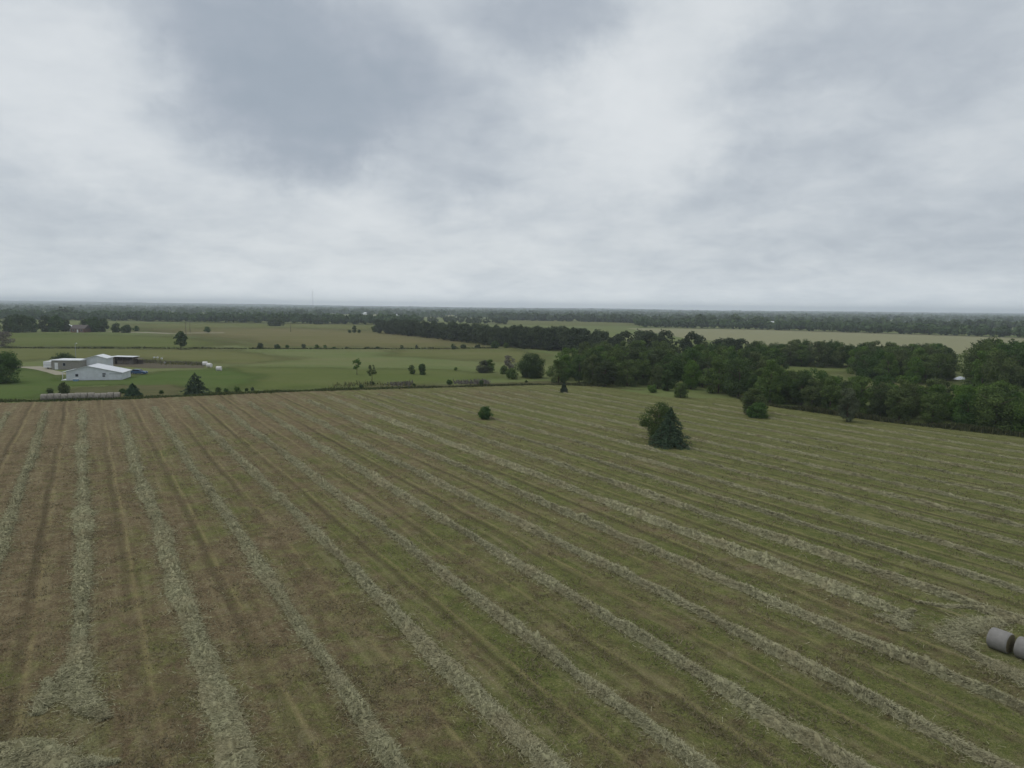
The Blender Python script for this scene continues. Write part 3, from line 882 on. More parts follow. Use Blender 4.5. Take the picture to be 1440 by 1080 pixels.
# ---- weeds along the fence lines: uncountable
def weeds(name, px, width, n, h, mat, wq=0.14):
    P = [G(*p) for p in px]
    cum = np.concatenate([[0], np.cumsum([(P[i + 1] - P[i]).length for i in range(len(P) - 1)])])
    s = RNG.uniform(0, cum[-1], n)
    x = np.interp(s, cum, [p.x for p in P]) + RNG.normal(0, width * .3, n)
    y = np.interp(s, cum, [p.y for p in P]) + RNG.normal(0, width, n)
    hh = h * RNG.uniform(0.4, 1.3, n) * (1 + 0.5 * np.sin(s * 0.35) * np.sin(s * 0.11))
    a = RNG.uniform(0, math.pi, n)
    w = RNG.uniform(0.5, 1.4, n) * wq
    wv = np.stack([np.cos(a) * w, np.sin(a) * w, 0 * a], 1)
    b = np.stack([x, y, np.zeros(n)], 1)
    tip = b + np.stack([RNG.normal(0, .3, n) * hh, RNG.normal(0, .3, n) * hh, hh], 1)
    tag(link(name, quads_mesh(name, np.stack([b - wv, b + wv, tip + wv * .5, tip - wv * .5], 1), mat, RNG.uniform(0, 1, n))), kind='stuff')


weeds('fence_weeds', [(-60, 566), (60, 563.8), (173, 561), (300, 555), (420, 550), (560, 546)], 0.9, 6000, 0.36, M['weed_dark'])
weeds('fence_weeds', [(560, 546), (770, 540.5), (850, 543)], 0.8, 3000, 0.32, M['weed_dark'])
weeds('fence_weeds', [(470, 543), (520, 541.5), (580, 541)], 2.4, 260, 0.7, M['weed'])
weeds('fence_weeds', [(545, 541), (580, 541.5)], 1.6, 170, 0.7, M['twig'])
weeds('fence_weeds', [(640, 539), (690, 539)], 1.6, 260, 0.75, M['twig'])
weeds('fence_weeds', [(-60, 489.5), (200, 489.8), (400, 490.5), (560, 490.8), (700, 489.5)], 1.2, 2200, 0.42, M['weed_dark'], 0.4)
weeds('field_rim_weeds', [(1040, 561.5), (1090, 572), (1240, 592.5), (1440, 614.5), (1540, 626)], 0.7, 6000, 0.7, M['weed_dark'], 0.12)
weeds('yard_weeds', [(196, 508), (240, 511), (285, 513)], 2.5, 900, 0.6, M['weed'])

# ---- far woods, each reading as one mass
def far_wood(name, spots, h, w, cards, mat=None):
    """spots: (x, y) of crowns; every crown is a ball of cards."""
    n = len(spots)
    P = np.array(spots)
    hh = h * RNG.uniform(0.7, 1.2, n)
    k = np.repeat(np.arange(n), cards)
    o = RNG.normal(0, 1, (n * cards, 3))
    o /= np.linalg.norm(o, axis=1)[:, None]
    rad = RNG.uniform(0.5, 1, n * cards)[:, None]
    c = np.zeros((n * cards, 3))
    ww = w * RNG.uniform(0.8, 1.3, n)
    c[:, :2] = P[k] + o[:, :2] * rad * ww[k][:, None] / 2
    c[:, 2] = hh[k] * (0.52 + 0.44 * o[:, 2] * rad[:, 0])
    tint = np.clip(RNG.uniform(0, 1, n)[k] * .6 + RNG.uniform(0, .4, n * cards), 0, 1)
    sz = w * (0.30 if cards > 40 else 0.5)
    tag(link(name, quads_mesh(name, leaf_quads(c, o + np.array([0, 0, .3]), n * cards, sz, 0.8), mat or M['leaf_far'], tint)), kind='stuff')


def band(px0, px1, d0, d1, thick, step, dens=1.0):
    """Crowns along a belt from column px0 at distance d0 to px1 at d1."""
    a, b = at_depth(px0, d0), at_depth(px1, d1)
    L = (b - a).length
    out = []
    for i in range(int(L / step)):
        for r in range(max(1, int(thick / step))):
            if random.random() > dens: continue
            p = a.lerp(b, (i + random.random()) / (L / step))
            out.append((p.x + random.uniform(-step, step) * .4, p.y + r * step + random.uniform(-step, step) * .5))
    return out


far_wood('far_wood', band(-120, 220, 900, 870, 60, 9) + band(200, 585, 860, 830, 45, 9), 12.0, 11, 70)
far_wood('far_wood', band(560, 730, 1000, 900, 40, 12, .7), 10, 10, 60)
far_wood('far_wood', band(900, 1090, 850, 800, 40, 9) + band(1070, 1460, 800, 610, 36, 9) + band(1440, 1600, 610, 560, 30, 9), 11.5, 11, 70)
far_wood('far_wood', band(690, 910, 1320, 1150, 60, 14, .9) + band(880, 1500, 1150, 900, 50, 13, .9), 12.5, 14, 40)
far_wood('far_wood', [(p.x, p.y) for p in (at_depth(px, d) for px, d in [(985, 835), (988, 840), (1061, 815), (1066, 820), (1035, 830), (862, 1140), (745, 1250), (90, 905), (96, 900), (88, 900), (45, 905)])], 17, 13, 90)
for d, th, st, dn, hh in [(1500, 160, 22, .3, 12.5), (2100, 320, 28, .3, 13), (3000, 500, 38, .35, 14), (4200, 800, 60, .4, 15), (6000, 1300, 90, .5, 17)]:
    far_wood('far_wood', band(-220, 1660, d, d, th, st, dn), hh, st * 1.05, 14)

# hills closing the horizon
def hills(d, top, seed, amp):
    m = 260
    from mathutils import noise as mn
    V, Fc = [], []
    for i in range(m + 1):
        x = -9500 + 19000 * i / m
        y = d + 500 * mn.noise(Vector((x * .0003, seed, 0)))
        h = top + amp * mn.noise(Vector((x * .0005, seed, 5))) + 4 * mn.noise(Vector((x * .006, seed, 9))) + 2.0 * random.random()
        h *= 1.0 + max(0, -x - 1000) / 12000
        V += [(x, y - 900, -0.5), (x, y - 350, h * .6), (x, y, h), (x, y + 900, -0.5)]
        if i < m:
            for r in range(3): Fc.append((i * 4 + r, i * 4 + 4 + r, i * 4 + 5 + r, i * 4 + 1 + r))
    mb = MB(); mb.add(V, Fc)
    me = mb.mesh('hills', M['hill'])
    return tag(link('hills', me), kind='structure')


t = NT('wooded_hills')
nz = t.noise(t.obj(), 0.006, 4, .7)
M['hill'] = t.surface(t.ramp(nz, [(0.42, (0.040, 0.062, 0.030)), (0.56, (0.055, 0.075, 0.035)), (0.70, (0.13, 0.15, 0.075))]), 1.0, spec=0.05)
hills(7600, 33, 1.3, 8)
hills(9800, 45, 4.1, 12)

# ------------------------------------------------------------------ hay bales
def bale_materials():
    t = NT('net_wrapped_hay')
    o = t.obj()
    n1 = t.noise(o, 3, 5, .6)
    st = t.n('ShaderNodeTexWave', {'Vector': o, 'Scale': 9.0, 'Distortion': 2.5, 'Detail': 3.0}, bands_direction='X').outputs['Fac']
    c = t.ramp(t.math('ADD', t.math('MULTIPLY', n1, .7), t.math('MULTIPLY', st, .3)), [(0.25, (0.17, 0.163, 0.15)), (0.75, (0.28, 0.27, 0.255))])
    M['wrap'] = t.surface(c, .8, st, .3, .02)
    t = NT('weathered_bale')
    o = t.obj()
    n1 = t.noise(o, 2.2, 5, .65)
    M['oldwrap'] = t.surface(t.ramp(n1, [(0.3, (0.16, 0.145, 0.12)), (0.7, (0.34, 0.315, 0.27))]), .9, n1, .4, .05)
    t = NT('bale_end')
    o = t.obj()
    rg = t.n('ShaderNodeTexWave', {'Vector': t.n('ShaderNodeMapping', {0: o, 'Scale': (0, 1, 1)}).outputs[0], 'Scale': 5.0, 'Distortion': 3.0, 'Detail': 3.0}, wave_type='RINGS', rings_direction='X').outputs['Fac']
    M['baleend'] = t.surface(t.ramp(rg, [(0.1, (0.10, 0.085, 0.05)), (0.9, (0.22, 0.19, 0.11))]), 1.0, rg, .6, .04)


bale_materials()


def bale_meshes(dia, length, wrapmat):
    r, L = dia / 2, length / 2
    n = 40
    prof = [(-L, r * .90), (-L * .93, r * .965), (-L * .78, r), (-L * .3, r * 1.006), (L * .3, r * 1.004), (L * .78, r), (L * .93, r * .965), (L, r * .90)]
    V, Fc = [], []
    for x, rr in prof:
        for k in range(n):
            a = 2 * math.pi * k / n
            z = math.sin(a) * rr * 0.985
            if z < -r * .93: z = -r * .93
            V.append((x, math.cos(a) * rr * 1.015, z + r * .93))
    for i in range(len(prof) - 1):
        for k in range(n): Fc.append((i * n + k, i * n + (k + 1) % n, (i + 1) * n + (k + 1) % n, (i + 1) * n + k))
    mb = MB(); mb.add(V, Fc)
    w = mb.mesh('wrapped_body', wrapmat, True)
    ends = []
    for sgn, ring in ((-1, 0), (1, len(prof) - 1)):
        m2 = MB()
        vs = []
        for j, f in enumerate((1.0, .8, .55, .3)):
            for k in range(n):
                p = V[ring * n + k]
                vs.append((p[0] + sgn * (0.012 * j + random.uniform(-.012, .012) * (j > 0)), p[1] * f, (p[2] - r * .93) * f + r * .93))
        vs.append((V[ring * n][0] + sgn * .03, 0, r * .93))
        fs = [(j * n + k, j * n + (k + 1) % n, (j + 1) * n + (k + 1) % n, (j + 1) * n + k) for j in range(3) for k in range(n)] + [(3 * n + k, 3 * n + (k + 1) % n, 4 * n) for k in range(n)]
        m2.add(vs, fs)
        me = m2.mesh('bale_end', M['baleend'], True)
        ends.append(me)
    return w, ends


def bale(loc, rz, meshes, label, group):
    root = empty('round_bale', loc, rz)
    tag(root, label, 'hay bale', group)
    link('wrapped_body', meshes[0], root)
    for m in meshes[1]: link('bale_end', m, root)
    return root


bm = bale_meshes(1.26, 1.06, M['wrap'])
rowang = math.atan2(RD.y, RD.x)
q0 = G(1411, 917)
bale(q0 + Vector((0, .3, 0)), rowang, bm, 'grey net wrapped round bale, the whole one of the pair at the right border', 'grey bales by the curled swath')
bale(q0 + Vector((0, .3, 0)) - RD * 1.34 + Vector((0.1, 0, 0)), rowang + R(3), bm, 'grey net wrapped round bale cut by the right border', 'grey bales by the curled swath')
om = bale_meshes(1.45, 1.2, M['oldwrap'])
a, b = G(58, 563.2), G(170, 560.5)
nb = max(8, round((b - a).length / 1.23))
dv = (b - a).normalized()
for i in range(nb):
    p = a + (b - a) * (i + .5) / nb + Vector((0, random.uniform(-.09, .09), 0))
    o = bale(p, math.atan2(dv.y, dv.x) + R(random.uniform(-3, 3)), om, 'weathered grey round bale in the long row beside the field', 'weathered bales in the long row')
    o.scale = [random.uniform(.96, 1.0), random.uniform(.93, 1.04), random.uniform(.93, 1.06)]
    if i == 0: o['label'] = 'weathered grey round bale at the left end of the long row'
    if i == nb - 1: o['label'] = 'weathered grey round bale at the right end of the long row, by the bushy conifer'

# ------------------------------------------------------------------ buildings
def metal(name, col, rib=3.2, var=.1):
    t = NT(name)
    o = t.obj()
    sx = t.n('ShaderNodeSeparateXYZ', {0: o})
    w = t.n('ShaderNodeTexWave', {'Vector': o, 'Scale': rib, 'Distortion': 0.0}, bands_direction='X').outputs['Fac']
    n1 = t.noise(o, .8, 5, .65)
    c = t.ramp(n1, [(0.3, tuple(x * (1 - var * 1.6) for x in col)), (0.7, tuple(min(1, x * (1 + var)) for x in col))])
    return t.surface(c, .45, w, .35, .03, 0.0, .4)


M['siding'] = metal('pale_metal_siding', (0.60, 0.63, 0.67))
M['roofmetal'] = metal('galvanised_roof', (0.64, 0.66, 0.69))
M['whiteroof'] = metal('white_roof', (0.72, 0.74, 0.76))
M['block'] = plain('stone_block', (0.27, 0.26, 0.235), .9, .25, 2.5)
M['white'] = plain('white_paint', (0.72, 0.73, 0.74), .6, .12)
M['glass'] = plain('dark_window', (0.03, 0.035, 0.045), .15, .2)
M['trim'] = plain('grey_trim', (0.33, 0.35, 0.38), .6, .1)
M['timber'] = plain('weathered_timber', (0.14, 0.125, 0.105), .95, .35, 2)
M['rubber'] = plain('rubber', (0.02, 0.02, 0.02), .9, .2)
M['blue'] = plain('blue_car_paint', (0.055, 0.11, 0.21), .3, .1)
M['steel'] = plain('grey_steel', (0.33, 0.34, 0.35), .5, .2)
M['brick'] = plain('brown_brick', (0.16, 0.10, 0.08), .9, .25, 2)
M['shingle'] = plain('brown_shingle', (0.11, 0.095, 0.09), .9, .25, 2)
M['plastic'] = plain('white_wrap', (0.68, 0.66, 0.64), .5, .12, 1)
M['bluebin'] = plain('blue_plastic', (0.16, 0.28, 0.45), .5, .15)


def window_part(root, x, y, z, w, h, frame='trim'):
    """A window on the y- facing wall plane at y: frame, pane."""
    f = MB()
    e = .07
    f.box(x - e, x + w + e, y - .05, y + .02, z - e, z).box(x - e, x + w + e, y - .05, y + .02, z + h, z + h + e)
    f.box(x - e, x, y - .05, y + .02, z, z + h).box(x + w, x + w + e, y - .05, y + .02, z, z + h)
    fo = f.build('window', M[frame], root)
    MB().box(x + .002, x + w - .002, y - .03, y + .01, z + .002, z + h - .002).build('pane', M['glass'], fo)
    return fo


def gable(root, prof_wall, prof_roof, y0, y1, wmat, rmat, over=.35, thick=.1):
    MB().prism(prof_wall, y0, y1).build('wall', wmat, root)
    m = MB()
    outer = prof_roof
    inner = [(x, z - thick) for x, z in reversed(prof_roof)]
    m.prism(outer + inner, y0 - over, y1 + over)
    return m.build('roof', rmat, root)


# metal barn
ba = G(93.5, 535.2)
bb = G(180, 532.6)
W = (bb - ba).length * .93
barn = empty('metal_barn', ba, math.atan2((bb - ba).y, (bb - ba).x) * .56)
tag(barn, 'long pale grey metal barn with a low gable facing the field', 'barn')
rx = W * .39
gable(barn, [(0, 0), (W, 0), (W, 1.95), (rx, 3.75), (0, 2.45)], [(-.45, 2.36), (rx, 3.87), (W + .35, 1.98)], 0, 8.5, M['siding'], M['roofmetal'])
window_part(barn, W * .165, 0, 1.05, .62, .62)
window_part(barn, W * .65, 0, 1.5, .72, .3)
window_part(barn, W * .65, 0, .95, .55, .3)
MB().box(W * .77, W + .015, -.02, -.004, 1.55, 1.75).build('trim', M['trim'], barn)
pr = MB().prism([(-1.15, 2.2), (-.47, 2.33), (-.47, 2.41), (-1.15, 2.28)], .4, 9).build('porch_roof', M['whiteroof'], barn)
for yy in (.5, 4.5, 8.7): MB().box(-1.1, -.99, yy, yy + .1, 0, 2.2).build('porch_post', M['white'], barn)
MB().box(-1.3, .0, .2, 9, .0, .14).build('porch_slab', M['white'], barn)
o = empty('plastic_bin', ba + Vector((W * .24, -1.1, 0)))
tag(o, 'small blue plastic bin against the front of the metal barn', 'bin')
MB().add([(-.5, -.3, 0), (.5, -.3, 0), (.5, .3, 0), (-.5, .3, 0), (-.58, -.36, .55), (.58, -.36, .55), (.58, .36, .55), (-.58, .36, .55)],
         [(3, 2, 1, 0), (0, 1, 5, 4), (1, 2, 6, 5), (2, 3, 7, 6), (3, 0, 4, 7), (4, 5, 6, 7)]).build('tub', M['bluebin'], o)
MB().box(-.62, .62, -.4, .4, .552, .61).build('lid', M['white'], o)

# arched barn behind
p, h, w = size_at(129.5, 519, 499, 33)
arch = empty('gabled_barn', p + Vector((0, 1.5, 0)), R(14))
tag(arch, 'taller white barn with a shallow roof standing behind the long metal barn', 'barn')
hw = w / 2 * .92
gable(arch, [(-hw, 0), (hw, 0), (hw, 3.25), (hw * .15, 4.1), (-hw, 2.95)], [(-hw - .3, 2.93), (hw * .15, 4.22), (hw + .3, 3.26)], 0, 6.5, M['siding'], M['whiteroof'])
MB().box(hw * .2, hw * .75, -.05, -.003, .02, 2.6).build('sliding_door', M['roofmetal'], arch)

# flat roofed block building
p, h, w = size_at(73, 519.5, 506.5, 39)
bl = empty('block_building', p)
tag(bl, 'tan flat roofed block building with a white door, left of the taller barn', 'building')
MB().box(0, w, 0, 6, 0, 2.75).build('wall', M['block'], bl)
MB().box(-.3, w + .1, -.35, 6.3, 2.752, 3.0).build('roof', M['whiteroof'], bl)
d = MB().box(.95, 1.95, -.06, .0, .02, 2.1).build('door', M['white'], bl)
MB().box(1.78, 1.84, -.1, -.062, 1.0, 1.12).build('handle', M['steel'], d)
window_part(bl, 3.5, 0, 1.15, .75, .85)

# white trailer
p, h, w = size_at(65.5, 519.3, 507.3, 11)
tr = empty('box_trailer', p + Vector((0, .4, 0)))
tag(tr, 'small white box trailer parked left of the flat roofed building', 'trailer')
hw = w / 2
MB().prism([(-hw, .5), (hw, .5), (hw, 2.25), (hw - .12, 2.42), (-hw + .12, 2.42), (-hw, 2.25)], 0, 3.6).build('box', M['white'], tr)
MB().box(-hw - .01, hw + .01, -.02, 3.62, 1.25, 1.36).build('trim', M['trim'], tr)


def wheel(parent, x, y, r=.33, w=.2, axis='x', hub='steel'):
    d = Vector((w / 2, 0, 0)) if axis == 'x' else Vector((0, w / 2, 0))
    c = Vector((x, y, r))
    wo = MB().tube([c - d, c + d], [r, r], 18).build('wheel', M['rubber'], parent)
    MB().tube([c - d * 1.06, c + d * 1.06], [r * .55, r * .55], 14).build('rim', M[hub], wo)
    return wo


wheel(tr, -hw + .15, 1.9); wheel(tr, hw - .15, 1.9)
MB().tube([(0, -.05, .5), (0, -1.0, .42)], [.05, .05], 6).build('hitch', M['steel'], tr)

# blue car
p, h, w = size_at(193, 526.6, 519.5, 21)
car = empty('parked_car', p + Vector((0, .9, 0)))
tag(car, 'blue car parked right of the metal barn', 'car')
l = 4.4
body = [(-2.2, .28), (2.2, .28), (2.22, .62), (2.1, .84), (1.1, .95), (-1.6, .98), (-2.2, .9)]
MB().prism(body, -.88, .88).build('body', M['blue'], car)
cab = [(-1.75, .982), (1.0, .952), (.35, 1.42), (-1.2, 1.46)]
MB().prism(cab, -.78, .78).build('cabin', M['blue'], car)
for s in (-1, 1):
    y0, y1 = sorted((s * .782, s * .79))
    MB().prism([(-1.45, 1.02), (-.42, 1.0), (-.42, 1.38), (-1.1, 1.4)], y0, y1).build('window', M['glass'], car)
    MB().prism([(-.32, 1.0), (.72, .99), (.28, 1.36), (-.32, 1.38)], y0, y1).build('window', M['glass'], car)
    for xx in (-1.35, 1.4): wheel(car, xx, s * .8, .32, .22, 'y')
    MB().box(2.12, 2.235, min(s * .5, s * .8), max(s * .5, s * .8), .62, .75).build('headlight', M['white'], car)
MB().add([(1.012, -.7, .965), (1.012, .7, .965), (.39, .66, 1.41), (.39, -.66, 1.41)], [(0, 1, 2, 3)]).build('windscreen', M['glass'], car)

# open shed
p, h, w = size_at(157, 512, 500, 29)
sh = empty('open_shed', p)
tag(sh, 'open fronted timber shed with a thin white roof behind the yard', 'shed')
MB().box(0, .1, .1, 4, 0, 2.3).build('side_wall', M['timber'], sh)
MB().box(w - .1, w, .1, 4, 0, 2.3).build('side_wall', M['timber'], sh)
MB().box(.1, w - .1, 3.9, 4, 0, 2.3).build('back_wall', M['timber'], sh)
MB().box(.1, 1.0, .1, .18, 0, 2.2).box(2.0, w - .1, .1, .18, 0, 1.25).build('front_boarding', M['timber'], sh)
MB().prism([(-.3, 2.55), (w + .4, 2.45), (w + .4, 2.55), (-.3, 2.65)], -.4, 4.3).build('roof', M['whiteroof'], sh)
for xx in (1.05, 1.95, 3.6, 5.2): MB().box(xx, xx + .12, -.02, .098, 0, 2.47).build('post', M['timber'], sh)
# lean-to clutter right of it
p = G(190.5, 512)
ln = empty('animal_shelter', p)
tag(ln, 'low dark shelter adjoining the right of the open shed', 'shelter')
MB().prism([(-1.4, 2.0), (1.5, 1.7), (1.5, 1.78), (-1.4, 2.08)], -.2, 2.8).build('roof', M['timber'], ln)
for xx in (-1.3, 0, 1.3):
    for yy in (0, 2.5): MB().box(xx, xx + .1, yy, yy + .1, 0, 1.74).build('post', M['timber'], ln)
MB().box(-1.2, 1.35, 2.4, 2.48, .0, 1.2).build('back_wall', M['timber'], ln)

# pen fence
pf_ = empty('pen_fence', G(197, 510))
tag(pf_, 'low timber pen fence running right from the dark shelter', 'fence')
A_, B_ = G(197, 510), G(284, 513.5)
dd = (B_ - A_) / 12
rail = MB()
for i in range(13):
    q = dd * i
    MB().box(q.x - .07, q.x + .07, q.y - .07, q.y + .07, 0, 1.15 + random.uniform(-.1, .1)).build('post', M['timber'], pf_)
for z in (.4, .75, 1.0):
    MB().tube([(0, -.11, z), (dd * 12 + Vector((0, -.11, z)))], [.045, .045], 5).build('rail', M['timber'], pf_)

# white wrapped bales
wb = bale_meshes(1.45, 1.5, M['plastic'])
for (px, py, lab, an) in [(288.5, 514.2, 'white wrapped bale, left one of the touching pair beyond the yard', 10), (294.5, 516.5, 'white wrapped bale, right one of the touching pair beyond the yard', -15),
                          (308, 521.3, 'white wrapped bale lying apart at the right of the pair', 5)]:
    o = empty('wrapped_bale', G(px, py), R(an))
    tag(o, lab, 'hay bale', 'white bales beyond the yard')
    link('wrapped_body', wb[0], o)
    for m in wb[1]:
        e_ = m.copy(); e_.materials.clear(); e_.materials.append(M['plastic'])
        link('bale_end', e_, o)
# white buckets in the yard
bk = MB().tube([(0, 0, 0), (0, 0, .5)], [.3, .38], 14).mesh('tub', M['white'], True)
br = MB().tube([(0, 0, .5), (0, 0, .54)], [.41, .41], 14).mesh('rim', M['white'], True)
for (px, py) in [(217, 503.8), (221.5, 503.8), (227.5, 505.2), (232, 511.2), (191.5, 510.8)]:
    o = empty('white_tub', G(px, py))
    tag(o, 'small white tub standing in the yard grass behind the barn', 'tub', 'white tubs in the yard')
    link('tub', bk, o); link('rim', br, o)

# yard lamp pole
p = at_depth(102.5, 245)
pl = empty('lamp_pole', p)
tag(pl, 'tall pale pole with a lamp behind the flat roofed building', 'lamp pole')
MB().tube([(0, 0, 0), (0, 0, 6.4)], [.11, .07], 8).build('pole', M['steel'], pl)
MB().tube([(0, 0, 6.2), (.5, 0, 6.45)], [.035, .03], 6).build('arm', M['steel'], pl)
MB().tube([(.5, 0, 6.3), (.5, 0, 6.5)], [.24, .10], 10).build('lamp_head', M['white'], pl)

# utility poles near the gravel road
up = MB().tube([(0, 0, 0), (0, 0, 9)], [.17, .11], 8).mesh('pole', M['timber'], True)
uc = MB().box(-1.1, 1.1, -.06, .06, 8.3, 8.45).mesh('crossarm', M['timber'])
for px, dist, lab in [(260, 470, 'thin utility pole beyond the gravel road, nearest the stemmed tree'), (266, 520, 'thin utility pole just right of another beyond the gravel road'), (408, 560, 'thin utility pole in the dry pasture below the mast')]:
    o = empty('utility_pole', at_depth(px, dist), R(20))
    tag(o, lab, 'utility pole', 'utility poles in the far pasture')
    link('pole', up, o); link('crossarm', uc, o)

# far farmhouse
def house(name, loc, w, d, hw_, hr, wallm, roofm, label, rz=0, group=None):
    o = empty(name, loc, rz)
    tag(o, label, 'house', group)
    MB().prism([(-w / 2, 0), (w / 2, 0), (w / 2, hw_), (0, hw_ + hr), (-w / 2, hw_)] if rz else [(-w / 2, 0), (w / 2, 0), (w / 2, hw_), (-w / 2, hw_)], 0, d).build('wall', wallm, o)
    if rz:
        MB().prism([(-w / 2 - .4, hw_ - .1), (0, hw_ + hr + .05), (w / 2 + .4, hw_ - .1), (w / 2 + .4, hw_), (0, hw_ + hr + .2), (-w / 2 - .4, hw_)], -.4, d + .4).build('roof', roofm, o)
    else:
        m = MB()
        m.add([(-w / 2 - .4, -.4, hw_ + .003), (w / 2 + .4, -.4, hw_ + .003), (w / 2 + .4, d + .4, hw_ + .003), (-w / 2 - .4, d + .4, hw_ + .003), (-w / 2 - .4, d / 2, hw_ + hr), (w / 2 + .4, d / 2, hw_ + hr)],
              [(0, 1, 5, 4), (2, 3, 4, 5), (0, 4, 3), (1, 2, 5), (3, 2, 1, 0)])
        m.build('roof', roofm, o)
        for k in (-.3, .28): window_part(o, w * k - .6, 0, .9, 1.2, 1.2, 'white')
        MB().box(-.5, .5, -.06, .0, .02, 2.1).build('door', M['white'], o)
    return o


fh = house('farmhouse', at_depth(107, 500), 10, 8, 2.8, 2.6, M['brick'], M['shingle'], 'brown brick farmhouse half hidden among the dark trees at the left')
house('outbuilding', at_depth(92, 520), 7, 6, 3.4, 1.6, M['white'], M['whiteroof'], 'white roofed outbuilding among the farmhouse trees', R(20))
k = 0
for px, dist, w in [(516, 2050, 16), (512, 1600, 11), (618, 1950, 12), (625, 2300, 12), (430, 2300, 18), (455, 2350, 20), (560, 1500, 10), (1090, 1050, 14), (1208, 3600, 40), (1262, 3700, 44), (1372, 3500, 60), (690, 2600, 18), (930, 2300, 14), (135, 2600, 16)]:
    house('far_house', at_depth(px, dist), w, w * .6, 4 if w < 30 else 8, 2.5, M['white'], M['whiteroof'], 'tiny pale building among the far woods near the horizon', R(60 + 25 * (k % 3)), 'pale buildings near the horizon')
    k += 1

# radio mast
ms = empty('radio_mast', at_depth(440, 3000))
tag(ms, 'tall thin lattice radio mast rising above the far woods', 'radio mast')
HT = 90
lat = MB()
cs = [(1.1 * math.cos(a), 1.1 * math.sin(a)) for a in (0.3, 0.3 + 2.094, 0.3 + 4.189)]
for c in cs: lat.tube([(c[0], c[1], 0), (c[0], c[1], HT)], [.22, .22], 5)
for z in range(0, HT, 3):
    for i in range(3):
        a_, b_ = cs[i], cs[(i + 1) % 3]
        lat.tube([(a_[0], a_[1], z), (b_[0], b_[1], z + 3)], [.1, .1], 4)
lat.build('lattice', M['steel'], ms)
MB().tube([(0, 0, HT), (0, 0, HT + 6)], [.25, .1], 6).build('antenna', M['steel'], ms)
for z in (60, 76): MB().tube([(0, -1.6, z), (0, -1.6, z + 4)], [.6, .6], 8).build('antenna', M['white'], ms)
for i in range(3):
    c = cs[i]
    MB().tube([(c[0], c[1], HT * .9), (c[0] * 45, c[1] * 45, 0)], [.05, .05], 4).build('guy_wire', M['steel'], ms)

# ------------------------------------------------------------------ haze
t = NT('haze_air')
pv = t.n('ShaderNodeVolumePrincipled', {'Color': (0.80, 0.87, 1.0, 1), 'Density': 0.00016, 'Anisotropy': 0.0})
t.t.links.new(pv.outputs[0], t.out.inputs['Volume'])
t.m.cycles.homogeneous_volume = True
hz = MB().box(-12000, 12000, -800, 12000, -1, 112).build('haze', t.m)
tag(hz, kind='stuff')

# ------------------------------------------------------------------ sky and light
w = bpy.data.worlds.new('World')
S.world = w
w.use_nodes = True
nt = w.node_tree
nt.nodes.clear()


def wn(typ, ins=None, **kw):
    nd = nt.nodes.new(typ)
    for k_, v_ in kw.items(): setattr(nd, k_, v_)
    for k_, v_ in (ins or {}).items():
        if isinstance(v_, bpy.types.NodeSocket): nt.links.new(v_, nd.inputs[k_])
        else: nd.inputs[k_].default_value = v_
    return nd


def wm(op, a_, b_=0.0, c_=0.0, clamp=False): return wn('ShaderNodeMath', {0: a_, 1: b_, 2: c_}, operation=op, use_clamp=clamp).outputs[0]


SUN_EL, SUN_ROT = R(58), R(-60)
dirn = wn('ShaderNodeTexCoord').outputs['Generated']
sky = wn('ShaderNodeTexSky', sky_type='NISHITA', sun_disc=False, sun_elevation=SUN_EL, sun_rotation=SUN_ROT)
# warp the directions a little so that no cloud keeps a clean outline
wz = wn('ShaderNodeTexNoise', {'Vector': dirn, 'Scale': 4.5, 'Detail': 7.0, 'Roughness': .6}).outputs['Color']
wz = wn('ShaderNodeVectorMath', {0: wz, 1: (.5, .5, .5)}, operation='SUBTRACT').outputs[0]
wz = wn('ShaderNodeVectorMath', {0: wz, 'Scale': .24}, operation='SCALE').outputs[0]
wd = wn('ShaderNodeVectorMath', {0: dirn, 1: wz}, operation='ADD').outputs[0]
# cloud deck seen in perspective
sp = wn('ShaderNodeSeparateXYZ', {0: dirn})
zz = wm('ADD', wm('MAXIMUM', sp.outputs[2], 0.0), .26)
pl_ = wn('ShaderNodeCombineXYZ', {0: wm('DIVIDE', sp.outputs[0], zz), 1: wm('DIVIDE', sp.outputs[1], zz), 2: 0.0}).outputs[0]
n1 = wn('ShaderNodeTexNoise', {'Vector': pl_, 'Scale': 1.6, 'Detail': 6.0, 'Roughness': .52, 'Distortion': .5}).outputs['Fac']
n2 = wn('ShaderNodeTexNoise', {'Vector': pl_, 'Scale': 4.4, 'Detail': 5.0, 'Roughness': .5, 'Distortion': .4}).outputs['Fac']
hzn = wm('EXPONENT', wm('MULTIPLY', wm('MAXIMUM', sp.outputs[2], 0.0), -16.0))
val = wm('ADD', wm('MULTIPLY', wm('SUBTRACT', n1, .5), .95), wm('ADD', .57, wm('MULTIPLY', hzn, .22)))
val = wm('ADD', val, wm('MULTIPLY', wm('SUBTRACT', n2, .5), .62))
